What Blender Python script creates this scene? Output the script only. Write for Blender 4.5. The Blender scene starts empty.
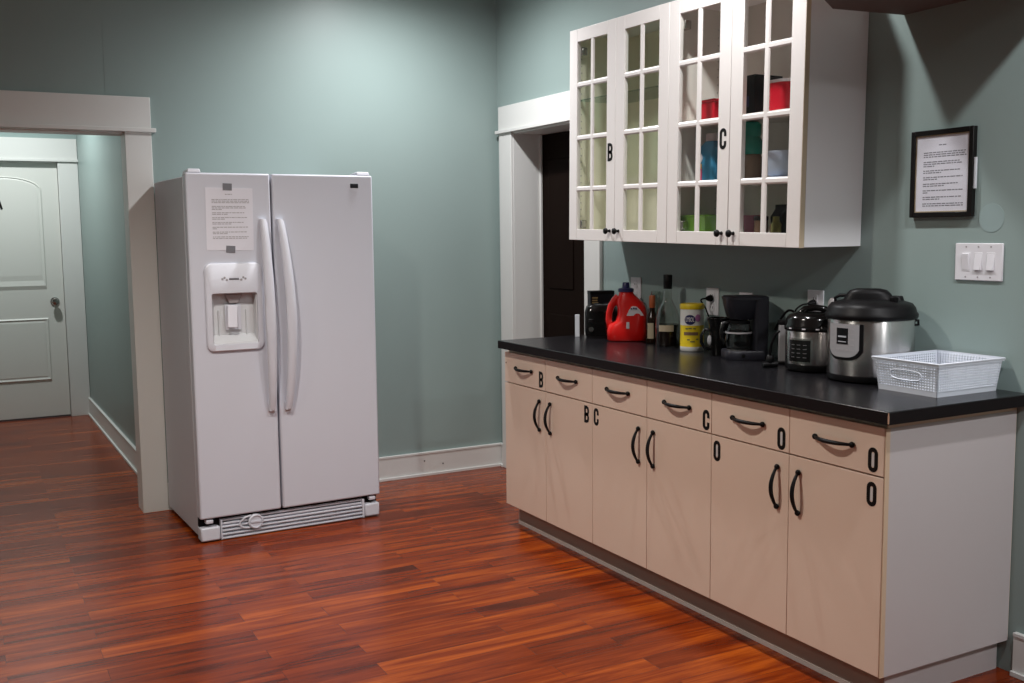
import bpy, bmesh, math, random
from mathutils import Vector, Matrix
random.seed(7)
PI = math.pi
COL = bpy.context.scene.collection

# ------------------------------------------------------------------ materials
def mat(name, color, rough=0.5, metal=0.0, bump=0.0, bscale=60.0, var=0.0, coat=0.0, emit=None, spec=0.5, aniso=0.0):
    m = bpy.data.materials.new(name); m.use_nodes = True
    nt = m.node_tree; b = nt.nodes['Principled BSDF']
    b.inputs['Base Color'].default_value = (*color, 1)
    b.inputs['Roughness'].default_value = rough
    b.inputs['Metallic'].default_value = metal
    b.inputs['Coat Weight'].default_value = coat
    b.inputs['Coat Roughness'].default_value = 0.1
    b.inputs['Specular IOR Level'].default_value = spec
    b.inputs['Anisotropic'].default_value = aniso; b.inputs['Anisotropic Rotation'].default_value = 0.25 if aniso else 0.0
    if emit:
        b.inputs['Emission Color'].default_value = (*emit[0], 1); b.inputs['Emission Strength'].default_value = emit[1]
    tc = nt.nodes.new('ShaderNodeTexCoord')
    n = nt.nodes.new('ShaderNodeTexNoise'); n.inputs['Scale'].default_value = bscale; n.inputs['Detail'].default_value = 4
    nt.links.new(tc.outputs['Object'], n.inputs['Vector'])
    if bump > 0:
        bp = nt.nodes.new('ShaderNodeBump'); bp.inputs['Strength'].default_value = bump; bp.inputs['Distance'].default_value = 0.002
        nt.links.new(n.outputs['Fac'], bp.inputs['Height']); nt.links.new(bp.outputs['Normal'], b.inputs['Normal'])
    if var > 0:
        mx = nt.nodes.new('ShaderNodeMix'); mx.data_type = 'RGBA'
        mx.inputs['A'].default_value = (*[c * (1 - var) for c in color], 1)
        mx.inputs['B'].default_value = (*[min(1, c * (1 + var)) for c in color], 1)
        n2 = nt.nodes.new('ShaderNodeTexNoise'); n2.inputs['Scale'].default_value = 3; n2.inputs['Detail'].default_value = 5
        nt.links.new(tc.outputs['Object'], n2.inputs['Vector'])
        nt.links.new(n2.outputs['Fac'], mx.inputs['Factor']); nt.links.new(mx.outputs['Result'], b.inputs['Base Color'])
    return m

def glass_mat(name, tint, gloss=0.04, rough=0.03, ex=5.0):
    m = bpy.data.materials.new(name); m.use_nodes = True
    nt = m.node_tree; nt.nodes.clear()
    out = nt.nodes.new('ShaderNodeOutputMaterial'); mix = nt.nodes.new('ShaderNodeMixShader')
    t = nt.nodes.new('ShaderNodeBsdfTransparent'); t.inputs['Color'].default_value = (*tint, 1)
    g = nt.nodes.new('ShaderNodeBsdfGlossy'); g.inputs['Roughness'].default_value = rough
    fr = nt.nodes.new('ShaderNodeLayerWeight')
    pw = nt.nodes.new('ShaderNodeMath'); pw.operation = 'POWER'; pw.inputs[1].default_value = ex
    nt.links.new(fr.outputs['Facing'], pw.inputs[0])
    ad = nt.nodes.new('ShaderNodeMath'); ad.operation = 'MULTIPLY_ADD'; ad.inputs[1].default_value = 1 - gloss; ad.inputs[2].default_value = gloss; ad.use_clamp = True
    nt.links.new(pw.outputs[0], ad.inputs[0]); nt.links.new(ad.outputs[0], mix.inputs[0])
    nt.links.new(t.outputs[0], mix.inputs[1]); nt.links.new(g.outputs[0], mix.inputs[2]); nt.links.new(mix.outputs[0], out.inputs[0])
    return m

def floor_mat():
    m = bpy.data.materials.new('cherry_laminate'); m.use_nodes = True
    nt = m.node_tree; b = nt.nodes['Principled BSDF']; N = nt.nodes.new; Lk = nt.links.new
    tc = N('ShaderNodeTexCoord')
    br = N('ShaderNodeTexBrick'); br.offset = 0.37; br.offset_frequency = 2
    br.inputs['Scale'].default_value = 1.0; br.inputs['Brick Width'].default_value = 0.80; br.inputs['Row Height'].default_value = 0.100
    br.inputs['Mortar Size'].default_value = 0.0006; br.inputs['Mortar Smooth'].default_value = 0.2; br.inputs['Bias'].default_value = 0
    br.inputs['Color1'].default_value = (0, 0, 0, 1); br.inputs['Color2'].default_value = (1, 1, 1, 1); br.inputs['Mortar'].default_value = (0.1, 0.1, 0.1, 1)
    mp0 = N('ShaderNodeMapping'); mp0.inputs['Rotation'].default_value = (0, 0, math.radians(0.6)); mp0.inputs['Location'].default_value = (0.13, 0.02, 0)
    Lk(tc.outputs['Object'], mp0.inputs['Vector']); Lk(mp0.outputs[0], br.inputs['Vector'])
    # grain, stretched along the boards; a per-board random offset breaks continuity
    off = N('ShaderNodeVectorMath'); off.operation = 'MULTIPLY_ADD'; off.inputs[1].default_value = (13.7, 5.1, 9.3)
    Lk(br.outputs['Color'], off.inputs[0]); Lk(mp0.outputs[0], off.inputs[2])
    mp = N('ShaderNodeMapping'); mp.inputs['Scale'].default_value = (1.1, 13, 1); Lk(off.outputs[0], mp.inputs['Vector'])
    n1 = N('ShaderNodeTexNoise'); n1.inputs['Scale'].default_value = 1.6; n1.inputs['Detail'].default_value = 5; n1.inputs['Roughness'].default_value = 0.6; n1.inputs['Distortion'].default_value = 0.6
    Lk(mp.outputs[0], n1.inputs['Vector'])
    mp2 = N('ShaderNodeMapping'); mp2.inputs['Scale'].default_value = (4, 120, 1); Lk(off.outputs[0], mp2.inputs['Vector'])
    n2 = N('ShaderNodeTexNoise'); n2.inputs['Scale'].default_value = 1.5; n2.inputs['Detail'].default_value = 3; Lk(mp2.outputs[0], n2.inputs['Vector'])
    a1 = N('ShaderNodeMath'); a1.operation = 'MULTIPLY_ADD'; a1.inputs[1].default_value = 1.05; Lk(n1.outputs['Fac'], a1.inputs[0])
    sc = N('ShaderNodeMath'); sc.operation = 'MULTIPLY'; sc.inputs[1].default_value = 0.20; Lk(br.outputs['Color'], sc.inputs[0]); Lk(sc.outputs[0], a1.inputs[2])
    a2 = N('ShaderNodeMath'); a2.operation = 'MULTIPLY_ADD'; a2.inputs[1].default_value = 0.18; Lk(n2.outputs['Fac'], a2.inputs[0]); Lk(a1.outputs[0], a2.inputs[2])
    cr = N('ShaderNodeValToRGB'); e = cr.color_ramp.elements
    e[0].position = 0.38; e[0].color = (0.036, 0.0046, 0.0014, 1); e[1].position = 1.0; e[1].color = (0.36, 0.072, 0.0075, 1)
    x = e.new(0.56); x.color = (0.100, 0.0125, 0.0024, 1); x = e.new(0.74); x.color = (0.180, 0.0255, 0.0036, 1)
    Lk(a2.outputs[0], cr.inputs['Fac'])
    mx = N('ShaderNodeMix'); mx.data_type = 'RGBA'; mx.inputs['B'].default_value = (0.03, 0.008, 0.004, 1)
    Lk(br.outputs['Fac'], mx.inputs['Factor']); Lk(cr.outputs['Color'], mx.inputs['A']); Lk(mx.outputs['Result'], b.inputs['Base Color'])
    b.inputs['Roughness'].default_value = 0.24; b.inputs['Specular IOR Level'].default_value = 0.22
    bp = N('ShaderNodeBump'); bp.inputs['Strength'].default_value = 0.12; bp.inputs['Distance'].default_value = 0.001
    Lk(n2.outputs['Fac'], bp.inputs['Height']); Lk(bp.outputs[0], b.inputs['Normal'])
    return m

M = {}
M['wall'] = mat('sage_paint', (0.255, 0.325, 0.31), 0.42, bump=0.10, bscale=140, var=0.03, spec=0.35)
M['floor'] = floor_mat()
M['ceiling'] = mat('ceiling_paint', (0.62, 0.62, 0.60), 0.9, bump=0.05)
M['trim'] = mat('trim_white', (0.66, 0.66, 0.635), 0.38, bump=0.03, var=0.02)
M['door'] = mat('door_white', (0.66, 0.66, 0.62), 0.45, bump=0.03, var=0.02)
M['darkdoor'] = mat('dark_brown_door', (0.0085, 0.0045, 0.003), 0.75, bump=0.05, spec=0.06)
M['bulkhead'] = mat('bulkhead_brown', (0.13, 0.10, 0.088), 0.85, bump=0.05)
M['cab'] = mat('cream_laminate', (0.77, 0.615, 0.50), 0.42, var=0.02)
M['cabside'] = mat('pale_side_laminate', (0.50, 0.46, 0.46), 0.45, var=0.02)
M['cabedge'] = mat('edge_banding', (0.58, 0.43, 0.30), 0.5)
M['kick'] = mat('toe_kick_grey', (0.30, 0.245, 0.21), 0.55, var=0.05)
M['kickstrip'] = mat('kick_seal_strip', (0.55, 0.50, 0.47), 0.35)
M['top'] = mat('black_laminate', (0.0075, 0.007, 0.0085), 0.25, bump=0.04, bscale=300, spec=0.33)
M['topedge'] = mat('black_edge', (0.007, 0.0045, 0.005), 0.6, spec=0.15)
M['chip'] = mat('bare_chipboard', (0.40, 0.24, 0.16), 0.8, bump=0.3)
M['black'] = mat('black_iron', (0.004, 0.0035, 0.004), 0.45, spec=0.18)
M['letter'] = mat('black_vinyl', (0.004, 0.004, 0.004), 0.55, spec=0.2)
M['white_vinyl'] = mat('white_vinyl', (0.62, 0.62, 0.62), 0.5)
M['upper'] = mat('white_lacquer', (0.78, 0.745, 0.72), 0.32, var=0.015)
M['upside'] = mat('white_melamine', (0.84, 0.82, 0.83), 0.45, var=0.02)
M['upedge'] = mat('tan_edge', (0.58, 0.47, 0.33), 0.5)
M['inB'] = mat('cream_cabinet_lining', (0.90, 0.87, 0.68), 0.6, var=0.03)
M['inC'] = mat('grey_cabinet_lining', (0.78, 0.75, 0.70), 0.6, var=0.03)
M['pane'] = glass_mat('cabinet_glass', (0.995, 1.0, 0.99), 0.015)
M['shelfglass'] = glass_mat('shelf_glass', (0.75, 0.86, 0.80), 0.05)
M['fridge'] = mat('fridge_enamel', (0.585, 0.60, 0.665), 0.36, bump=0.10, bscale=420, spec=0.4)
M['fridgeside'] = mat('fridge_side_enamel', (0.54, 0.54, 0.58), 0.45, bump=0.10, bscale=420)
M['fridgeplastic'] = mat('fridge_plastic', (0.61, 0.62, 0.68), 0.36)
M['recess'] = mat('dispenser_recess_plastic', (0.62, 0.63, 0.65), 0.4)
M['gasket'] = mat('grey_gasket', (0.12, 0.115, 0.12), 0.6)
M['greyplastic'] = mat('grey_plastic', (0.33, 0.31, 0.32), 0.4)
M['slot'] = mat('dark_slot', (0.008, 0.007, 0.008), 0.8, spec=0.1)
M['tape'] = mat('duct_tape', (0.17, 0.17, 0.19), 0.4, bump=0.3, bscale=200)
M['paper'] = mat('paper', (0.70, 0.70, 0.765), 0.7, bump=0.05, bscale=40)
M['ink'] = mat('ink', (0.20, 0.20, 0.22), 0.7)
M['fadedink'] = mat('faded_ink', (0.33, 0.32, 0.34), 0.7)
M['frameblk'] = mat('frame_black', (0.006, 0.005, 0.005), 0.35, spec=0.3)
M['gilt'] = mat('gilt_liner', (0.45, 0.36, 0.24), 0.4, metal=0.4)
M['plate'] = mat('white_plate', (0.70, 0.69, 0.72), 0.35)
M['patch'] = mat('pale_blue_patch', (0.268, 0.348, 0.342), 0.42)
M['steel'] = mat('brushed_steel', (0.66, 0.63, 0.62), 0.26, metal=1.0, aniso=0.85)
nt_ = M['steel'].node_tree; tg = nt_.nodes.new('ShaderNodeTangent'); tg.direction_type = 'RADIAL'; tg.axis = 'Z'
nt_.links.new(tg.outputs[0], nt_.nodes['Principled BSDF'].inputs['Tangent'])
M['chrome'] = mat('satin_nickel', (0.42, 0.40, 0.38), 0.22, metal=1.0)
M['blkplastic'] = mat('black_plastic', (0.0045, 0.004, 0.0045), 0.42, spec=0.16)
M['cmplastic'] = mat('charcoal_plastic', (0.014, 0.0135, 0.019), 0.42, spec=0.35)
M['blkgloss'] = mat('black_gloss', (0.005, 0.0045, 0.0045), 0.14, spec=0.35)
M['panelgrey'] = mat('control_panel_grey', (0.30, 0.29, 0.30), 0.4)
M['display'] = mat('display_black', (0.005, 0.005, 0.006), 0.25, spec=0.3)
M['displaybar'] = mat('display_label', (0.42, 0.43, 0.46), 0.4)
M['glassclear'] = glass_mat('clear_glass', (0.86, 0.88, 0.86), 0.07, 0.04, 2.6)
M['carafe'] = glass_mat('carafe_glass', (0.45, 0.44, 0.46), 0.05, 0.04, 3.5)
M['liquor'] = mat('dark_liquor', (0.010, 0.003, 0.0015), 0.15, spec=0.3)
M['amberglass'] = mat('amber_glass', (0.016, 0.006, 0.003), 0.15, spec=0.3)
M['orange'] = mat('orange_wrap', (0.42, 0.10, 0.03), 0.45)
M['kraft'] = mat('cream_label', (0.50, 0.42, 0.30), 0.6)
M['gold'] = mat('gold_label', (0.36, 0.24, 0.10), 0.5)
M['jugred'] = mat('red_plastic', (0.62, 0.008, 0.006), 0.28, coat=0.3)
M['navy'] = mat('navy_plastic', (0.018, 0.018, 0.09), 0.35)
M['labelwhite'] = mat('label_white', (0.66, 0.62, 0.66), 0.5)
M['wipewhite'] = mat('canister_white', (0.68, 0.68, 0.66), 0.45)
M['wipeyellow'] = mat('canister_yellow', (0.72, 0.53, 0.015), 0.4)
M['pink'] = mat('pink_violet', (0.42, 0.16, 0.36), 0.5)
M['basket'] = mat('basket_white_plastic', (0.70, 0.73, 0.80), 0.4)
M['cream_card'] = mat('white_card', (0.66, 0.68, 0.72), 0.6)
M['towel'] = mat('white_towel', (0.60, 0.57, 0.57), 0.9, bump=0.4, bscale=120)
M['redtin'] = mat('red_tin', (0.50, 0.010, 0.025), 0.35)
M['bluepack'] = mat('blue_pack', (0.03, 0.19, 0.34), 0.4)
M['redpack'] = mat('pink_red_pack', (0.62, 0.06, 0.16), 0.45)
M['yellowpack'] = mat('orange_yellow_pack', (0.70, 0.32, 0.03), 0.45)
M['green'] = mat('lime_green_plastic', (0.16, 0.36, 0.02), 0.4)
M['teal'] = mat('teal_plastic', (0.010, 0.27, 0.20), 0.35)
M['spice'] = mat('rice_and_beans', (0.32, 0.22, 0.16), 0.8, bump=1.0, bscale=120, var=0.5)
M['bowl'] = mat('pale_blue_ceramic', (0.45, 0.50, 0.62), 0.3)
M['darkbox'] = mat('dark_navy_box', (0.007, 0.0075, 0.011), 0.45, spec=0.3)
M['pinkcup'] = mat('dusty_pink_plastic', (0.40, 0.10, 0.16), 0.45)
M['olive'] = mat('olive_tin', (0.16, 0.15, 0.05), 0.5)
M['brownbox'] = mat('brown_card', (0.16, 0.09, 0.05), 0.7)

# ------------------------------------------------------------------ mesh builder
class MB:
    def __init__(s): s.bm = bmesh.new()
    def box(s, x0, x1, y0, y1, z0, z1, m=None):
        v = [s.bm.verts.new(p) for p in ((x0,y0,z0),(x1,y0,z0),(x1,y1,z0),(x0,y1,z0),(x0,y0,z1),(x1,y0,z1),(x1,y1,z1),(x0,y1,z1))]
        if m is not None:
            for q in v: q.co = m @ q.co
        for f in ((3,2,1,0),(4,5,6,7),(0,1,5,4),(1,2,6,5),(2,3,7,6),(3,0,4,7)): s.bm.faces.new([v[i] for i in f])
        return s
    def rings(s, rs, cap=True, close=False):
        R = [[s.bm.verts.new(p) for p in r] for r in rs]
        pairs = list(zip(R, R[1:])) + ([(R[-1], R[0])] if close else [])
        for a, b in pairs:
            n = len(a)
            for i in range(n): s.bm.faces.new((a[i], a[(i+1) % n], b[(i+1) % n], b[i]))
        if cap and not close:
            s.bm.faces.new(R[0][::-1]); s.bm.faces.new(R[-1])
        return s
    def lathe(s, prof, c=(0,0,0), seg=40, cap=True):
        rs = []
        for r, z in prof:
            r = max(r, 1e-4)
            rs.append([(c[0]+r*math.cos(2*PI*i/seg), c[1]+r*math.sin(2*PI*i/seg), c[2]+z) for i in range(seg)])
        return s.rings(rs, cap)
    def loft(s, secs, seg=40):
        # secs: (cx, cy, z, rx, ry, power)
        rs = []
        for cx, cy, z, rx, ry, p in secs:
            r = []
            for i in range(seg):
                t = 2*PI*i/seg; c, q = math.cos(t), math.sin(t)
                r.append((cx + rx*math.copysign(abs(c)**(2/p), c), cy + ry*math.copysign(abs(q)**(2/p), q), z))
            rs.append(r)
        return s.rings(rs)
    def prism(s, poly, z0, z1):
        return s.rings([[(x, y, z0) for x, y in poly], [(x, y, z1) for x, y in poly]])
    def tube(s, pts, r, seg=10, closed=False):
        pts = [Vector(p) for p in pts]; n = len(pts); rad = r if isinstance(r, (list, tuple)) else [r]*n
        rs = []; prev = None
        for i, p in enumerate(pts):
            if closed: t = pts[(i+1) % n] - pts[i-1]
            else: t = pts[min(i+1, n-1)] - pts[max(i-1, 0)]
            t.normalize()
            if prev is None:
                u = t.orthogonal().normalized()
            else:
                u = (prev - t*prev.dot(t)); u = u.normalized() if u.length > 1e-6 else t.orthogonal().normalized()
            prev = u; w = t.cross(u)
            rs.append([tuple(p + (u*math.cos(2*PI*k/seg) + w*math.sin(2*PI*k/seg))*rad[i]) for k in range(seg)])
        return s.rings(rs, True, closed)
    def sphere(s, c, r, sx=1, sy=1, sz=1, u=16, v=10):
        bmesh.ops.create_uvsphere(s.bm, u_segments=u, v_segments=v, radius=1, matrix=Matrix.Translation(c) @ Matrix.Diagonal((r*sx, r*sy, r*sz, 1)))
        return s
    def cyl(s, p0, p1, r, seg=24, r1=None): return s.tube([p0, p1], [r, r if r1 is None else r1], seg)
    def ribbon(s, path, hw, origin, ux, uy, un, t, closed=False):
        # flat 2D stroke of half width hw, raised t along un
        P = [Vector((a, b)) for a, b in path]; n = len(P); Lf, Rt = [], []
        for i in range(n):
            a = P[i-1] if (i > 0 or closed) else P[i]; c = P[(i+1) % n] if (i < n-1 or closed) else P[i]
            d = (c - a).normalized(); nn = Vector((-d.y, d.x)); Lf.append(P[i] + nn*hw); Rt.append(P[i] - nn*hw)
        o, ux, uy, un = Vector(origin), Vector(ux), Vector(uy), Vector(un)
        f = lambda q, h: tuple(o + ux*q.x + uy*q.y + un*h)
        rs = [[f(Lf[i], 0), f(Rt[i], 0), f(Rt[i], t), f(Lf[i], t)] for i in range(n)]
        return s.rings(rs, True, closed)
    def xf(s, m):
        bmesh.ops.transform(s.bm, matrix=m, verts=s.bm.verts); return s
    def build(s, name, material, parent=None, loc=(0,0,0), bevel=0, seg=2, smooth=None, sub=0, weld=False):
        if weld: bmesh.ops.remove_doubles(s.bm, verts=s.bm.verts, dist=1e-5)
        bmesh.ops.recalc_face_normals(s.bm, faces=s.bm.faces)
        me = bpy.data.meshes.new(name); s.bm.to_mesh(me); s.bm.free()
        me.materials.append(material)
        o = bpy.data.objects.new(name, me); COL.objects.link(o)
        o.location = loc
        if parent is not None: o.parent = parent
        if bevel:
            b = o.modifiers.new('bevel', 'BEVEL'); b.width = bevel; b.segments = seg; b.limit_method = 'ANGLE'; b.angle_limit = math.radians(40)
        if sub:
            b = o.modifiers.new('sub', 'SUBSURF'); b.levels = sub; b.render_levels = sub
        if smooth or smooth is None and bevel:
            me.shade_smooth()
            me.set_sharp_from_angle(angle=math.radians(smooth if smooth and smooth is not True else 35))
        return o

def thing(name, label, cat, loc=(0,0,0), rotz=0, group=None, rot=None):
    o = bpy.data.objects.new(name, None); COL.objects.link(o)
    o.location = loc; o.rotation_euler = rot if rot else (0, 0, rotz); o.empty_display_size = 0.05
    o['label'] = label; o['category'] = cat
    if group: o['group'] = group
    return o
def tag(o, label, cat, group=None):
    o['label'] = label; o['category'] = cat
    if group: o['group'] = group
    return o
def struct(o, label=None, cat=None):
    o['kind'] = 'structure'
    if label: o['label'] = label
    if cat: o['category'] = cat
    return o
def B(*a): return MB().box(*a)
def stadium(w, h, n=8):
    r = w/2; P = []
    for i in range(n+1): t = PI*i/n; P.append((r*math.cos(t), h/2 - r + r*math.sin(t)))
    for i in range(n+1): t = PI + PI*i/n; P.append((r*math.cos(t), -(h/2 - r) + r*math.sin(t)))
    return P
def glyph(mb, ch, w, h, hw, o, ux, uy, un, t):
    if ch == 'O': mb.ribbon(stadium(w - 2*hw, h - 2*hw), hw, o, ux, uy, un, t, True)
    elif ch == 'C':
        P = stadium(w - 2*hw, h - 2*hw); r = (w - 2*hw)/2; yy = (h - 2*hw)/2 - r
        mb.ribbon([(r, yy - r*0.9)] + P[:9] + P[9:] + [(r, -yy + r*0.9)], hw, o, ux, uy, un, t)
    elif ch == 'B':
        r = (w - 2*hw)/2; H = (h - 2*hw)/2
        mb.ribbon([(-r, -H - hw), (-r, H + hw)], hw, o, ux, uy, un, t)
        for c in (1, -1):
            y0, y1 = (0, H) if c > 0 else (-H, 0)
            mb.ribbon([(-r, y1), (0, y1), (r*0.75, y1 - r*0.3), (r, y1 - r), (r, y0 + r), (r*0.75, y0 + r*0.3), (0, y0), (-r, y0)], hw, o, ux, uy, un, t*1.02)
    elif ch == 'A':
        mb.ribbon([(-w/2 + hw, -h/2), (0, h/2 - hw*0.3)], hw, o, ux, uy, un, t)
        mb.ribbon([(w/2 - hw, -h/2), (0, h/2 - hw*0.3)], hw, o, ux, uy, un, t*1.02)
        mb.ribbon([(-w/4, -h/6), (w/4, -h/6)], hw*0.8, o, ux, uy, un, t)
def text_lines(mb, w, lines, lh, o, ux, uy, un, t=0.0002, seed=1):
    # illegible rows of small printed marks: (y from top, width fraction, start fraction)
    rnd = random.Random(seed); o, ux, uy, un = map(Vector, (o, ux, uy, un))
    for y, fr, st in lines:
        x = w*st; end = w*(st + fr)
        while x < end - 0.004:
            q = min(rnd.uniform(0.006, 0.020), end - x)
            c = [o + ux*(x + a) + uy*(-y + b) + un*h for h in (0, t) for a, b in ((0, 0), (q, 0), (q, -lh), (0, -lh))]
            mb.rings([[tuple(p) for p in c[:4]], [tuple(p) for p in c[4:]]])
            x += q + 0.0028
def font_mesh(body, size, ext=0.0005):
    cu = bpy.data.curves.new('lettering', 'FONT'); cu.body = body; cu.size = size; cu.extrude = ext; cu.align_x = 'CENTER'; cu.align_y = 'CENTER'; cu.resolution_u = 3; cu.offset = size*0.02
    o = bpy.data.objects.new('lettering', cu); COL.objects.link(o)
    me = bpy.data.meshes.new_from_object(o.evaluated_get(bpy.context.evaluated_depsgraph_get()))
    bpy.data.objects.remove(o); bpy.data.curves.remove(cu)
    return me
def wrap_text(name, body, size, r, ang, z, material, parent, squash=1.0):
    me = font_mesh(body, size)
    for v in me.vertices:
        a = ang + v.co.x*squash/r; rr = r + v.co.z + 0.0006
        v.co = Vector((rr*math.cos(a), rr*math.sin(a), z + v.co.y))
    me.materials.append(material)
    o = bpy.data.objects.new(name, me); COL.objects.link(o); o.parent = parent
    return o

# ------------------------------------------------------------------ room shell
H = 2.95
XL, YF = -4.7, -7.4                  # left wall, wall behind the camera
AX0, AX1 = -3.08, -2.118             # hall opening
HZ = 1.972
struct(B(XL-0.12, 1.5, YF-0.12, 3.7, -0.1, 0).build('floor', M['floor']))
struct(B(XL-0.12, 1.5, YF-0.12, 3.7, H, H+0.1).build('ceiling', M['ceiling']))
w = MB(); w.box(XL-0.12, AX0, 0, 0.12, 0, H); w.box(AX1, 0.0, 0, 0.12, 0, H); w.box(AX0, AX1, 0, 0.12, HZ, H)
struct(w.build('wall_back', M['wall']))
RY0, RY1, RZ = -0.199, -0.982, 2.012
w = MB(); w.box(0, 0.12, RY0, 0.12, 0, H); w.box(0, 0.12, YF-0.12, RY1, 0, H); w.box(0, 0.12, RY1, RY0, RZ, H)
struct(w.build('wall_right', M['wall']))
struct(B(XL-0.12, XL, YF, 0, 0, H).build('wall_left', M['wall']))
struct(B(XL-0.12, 0.0, YF-0.12, YF, 0, H).build('wall_front', M['wall']))
struct(B(-1.985, -1.865, 0.12, 3.40, 0, H).build('wall_hall_right', M['wall']))
struct(B(-3.32, -3.20, 0.12, 3.40, 0, H).build('wall_hall_left', M['wall']))
w = MB(); w.box(-3.32, -2.90, 3.36, 3.48, 0, H); w.box(-2.125, -1.865, 3.36, 3.48, 0, H); w.box(-2.90, -2.125, 3.36, 3.48, 2.03, H)
struct(w.build('wall_hall_back', M['wall']))
# dim space behind the dark door
struct(MB().box(0.30, 0.34, -1.3, 0.1, 0, 2.4).build('wall_closet', M['darkdoor']))
# faint vertical panel seam in the back wall
struct(B(-2.199, -2.191, -0.0009, 0, 2.135, H).build('trim_4', M['wall']))

def casing_x(name, xo0, xi0, xi1, xo1, z0, z1, y, jd, cap=True):
    # door casing in a wall of constant y, front face towards -y; jamb depth jd
    m = MB(); t = 0.020
    m.box(xi1, xo1, y-t, y, 0, z0); m.box(xo0, xi0, y-t, y, 0, z0)
    m.box(xo0, xo1, y-t*1.15, y, z0+0.016, z1); m.box(xo0-0.022, xo1+0.022, y-t-0.014, y, z0-0.004, z0+0.016)
    m.box(xi1-0.0, xi1+0.012, y-0.004, y+jd, 0, z0); m.box(xi0-0.012, xi0, y-0.004, y+jd, 0, z0); m.box(xi0, xi1, y-0.004, y+jd, z0-0.014, z0-0.0045)
    return struct(m.build(name, M['trim'], bevel=0.002))
casing_x('trim_1', AX0-0.13, AX0+0.012, AX1-0.002, -1.992, 1.958, 2.127, 0, 0.13)
casing_x('trim_3', -3.06, -2.905, -2.133, -1.987, 2.022, 2.197, 3.36, 0.06)
# right hand doorway casing (wall of constant x, facing -x)
m = MB(); t = 0.020
m.box(-t, 0, RY0, -0.050, 0, 2.012); m.box(-t, 0, -1.128, RY1, 0, 2.012)
m.box(-t*1.15, 0, -1.128, -0.050, 2.028, 2.166); m.box(-t-0.014, 0, -1.150, -0.024, 2.010, 2.029)
m.box(-0.006, 0.205, RY0-0.001, RY0+0.014, 0, 2.012); m.box(-0.006, 0.205, RY1-0.014, RY1+0.001, 0, 2.012); m.box(-0.006, 0.205, RY1, RY0, 2.000, 2.0105)
m.box(0.17, 0.185, RY0-0.012, RY0, 0, 2.0)
struct(m.build('trim_2', M['trim'], bevel=0.002))
# dark slab door
d = B(0.188, 0.228, RY1+0.0015, RY0-0.0015, 0.008, 1.998).build('door_2', M['darkdoor'], bevel=0.002)
struct(d, 'dark brown closed door set back in the right hand doorway', 'door')
p = MB()
for z0, z1 in ((0.25, 0.95), (1.10, 1.85)):
    for y0, y1 in ((-0.90, -0.63), (-0.55, -0.28)): p.box(0.182, 0.190, y0, y1, z0, z1)
p.build('door_panel', M['darkdoor'], d, bevel=0.004)
MB().lathe([(0.0, -0.03), (0.012, -0.03), (0.012, 0.0), (0.027, 0.012), (0.024, 0.035), (0.0, 0.042)]).xf(Matrix.Translation((0.188, -0.86, 0.98)) @ Matrix.Rotation(-PI/2, 4, 'Y')).build('door_knob', M['black'], d, smooth=30)

# hall door with arched top panel
def hall_door():
    x0, x1, y = -2.897, -2.136, 3.375
    d = MB(); ws = 0.118
    cols = (x0, x0+ws, x1-ws, x1)
    d.box(x0, x1, y, y+0.035, 0.012, 2.018)
    root = d.build('door_1', M['door'], bevel=0.002)
    struct(root, 'white panelled door at the far end of the hallway', 'door')
    mid = (x0+x1)/2; hw = (x1-x0)/2 - ws
    pan = MB()
    # sloped sticking rings around each recessed panel (drawn as raised frame mouldings)
    def ring(outline):
        n = len(outline); cx = sum(a for a, _ in outline)/n; cz = sum(b for _, b in outline)/n
        def off(k): return [(cx + (a-cx)*(1 - k/hw), cz + (b-cz)*(1 - k/max(0.12, hw))) for a, b in outline]
        o0, o1, o2, o3 = off(0), off(0.012), off(0.026), off(0.040)
        pan.rings([[(a, y+0.001, b) for a, b in o0], [(a, y-0.009, b) for a, b in o1], [(a, y-0.003, b) for a, b in o2], [(a, y-0.006, b) for a, b in o3]])
    top = [(mid-hw, 1.02), (mid+hw, 1.02)] + [(mid + hw*math.cos(PI*i/16), 1.80 + 0.10*math.sin(PI*i/16)) for i in range(17)]
    ring(top)
    ring([(mid-hw, 0.80-0.50), (mid+hw, 0.80-0.50), (mid+hw, 0.80), (mid-hw, 0.80)])
    # middle lock-rail panel, between 0.82 and 1.00, and bottom rail line
    pan.build('door_panel', M['door'], root, bevel=0.0)
    k = MB().lathe([(0.0, 0), (0.034, 0), (0.033, 0.006), (0.014, 0.010), (0.013, 0.026), (0.026, 0.036), (0.030, 0.050), (0.024, 0.062), (0.0, 0.066)]).xf(Matrix.Translation((-2.205, y-0.001, 0.925)) @ Matrix.Rotation(PI/2, 4, 'X'))
    o = k.build('door_knob', M['chrome'], root, smooth=30); o['label'] = 'satin nickel round door knob'
    g = MB(); glyph(g, 'A', 0.062, 0.092, 0.008, (-2.566, y-0.0068, 1.695), (1,0,0), (0,0,1), (0,-1,0), 0.001)
    o = g.build('letter', M['letter'], root); o['label'] = 'black vinyl letter A'
hall_door()

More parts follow.
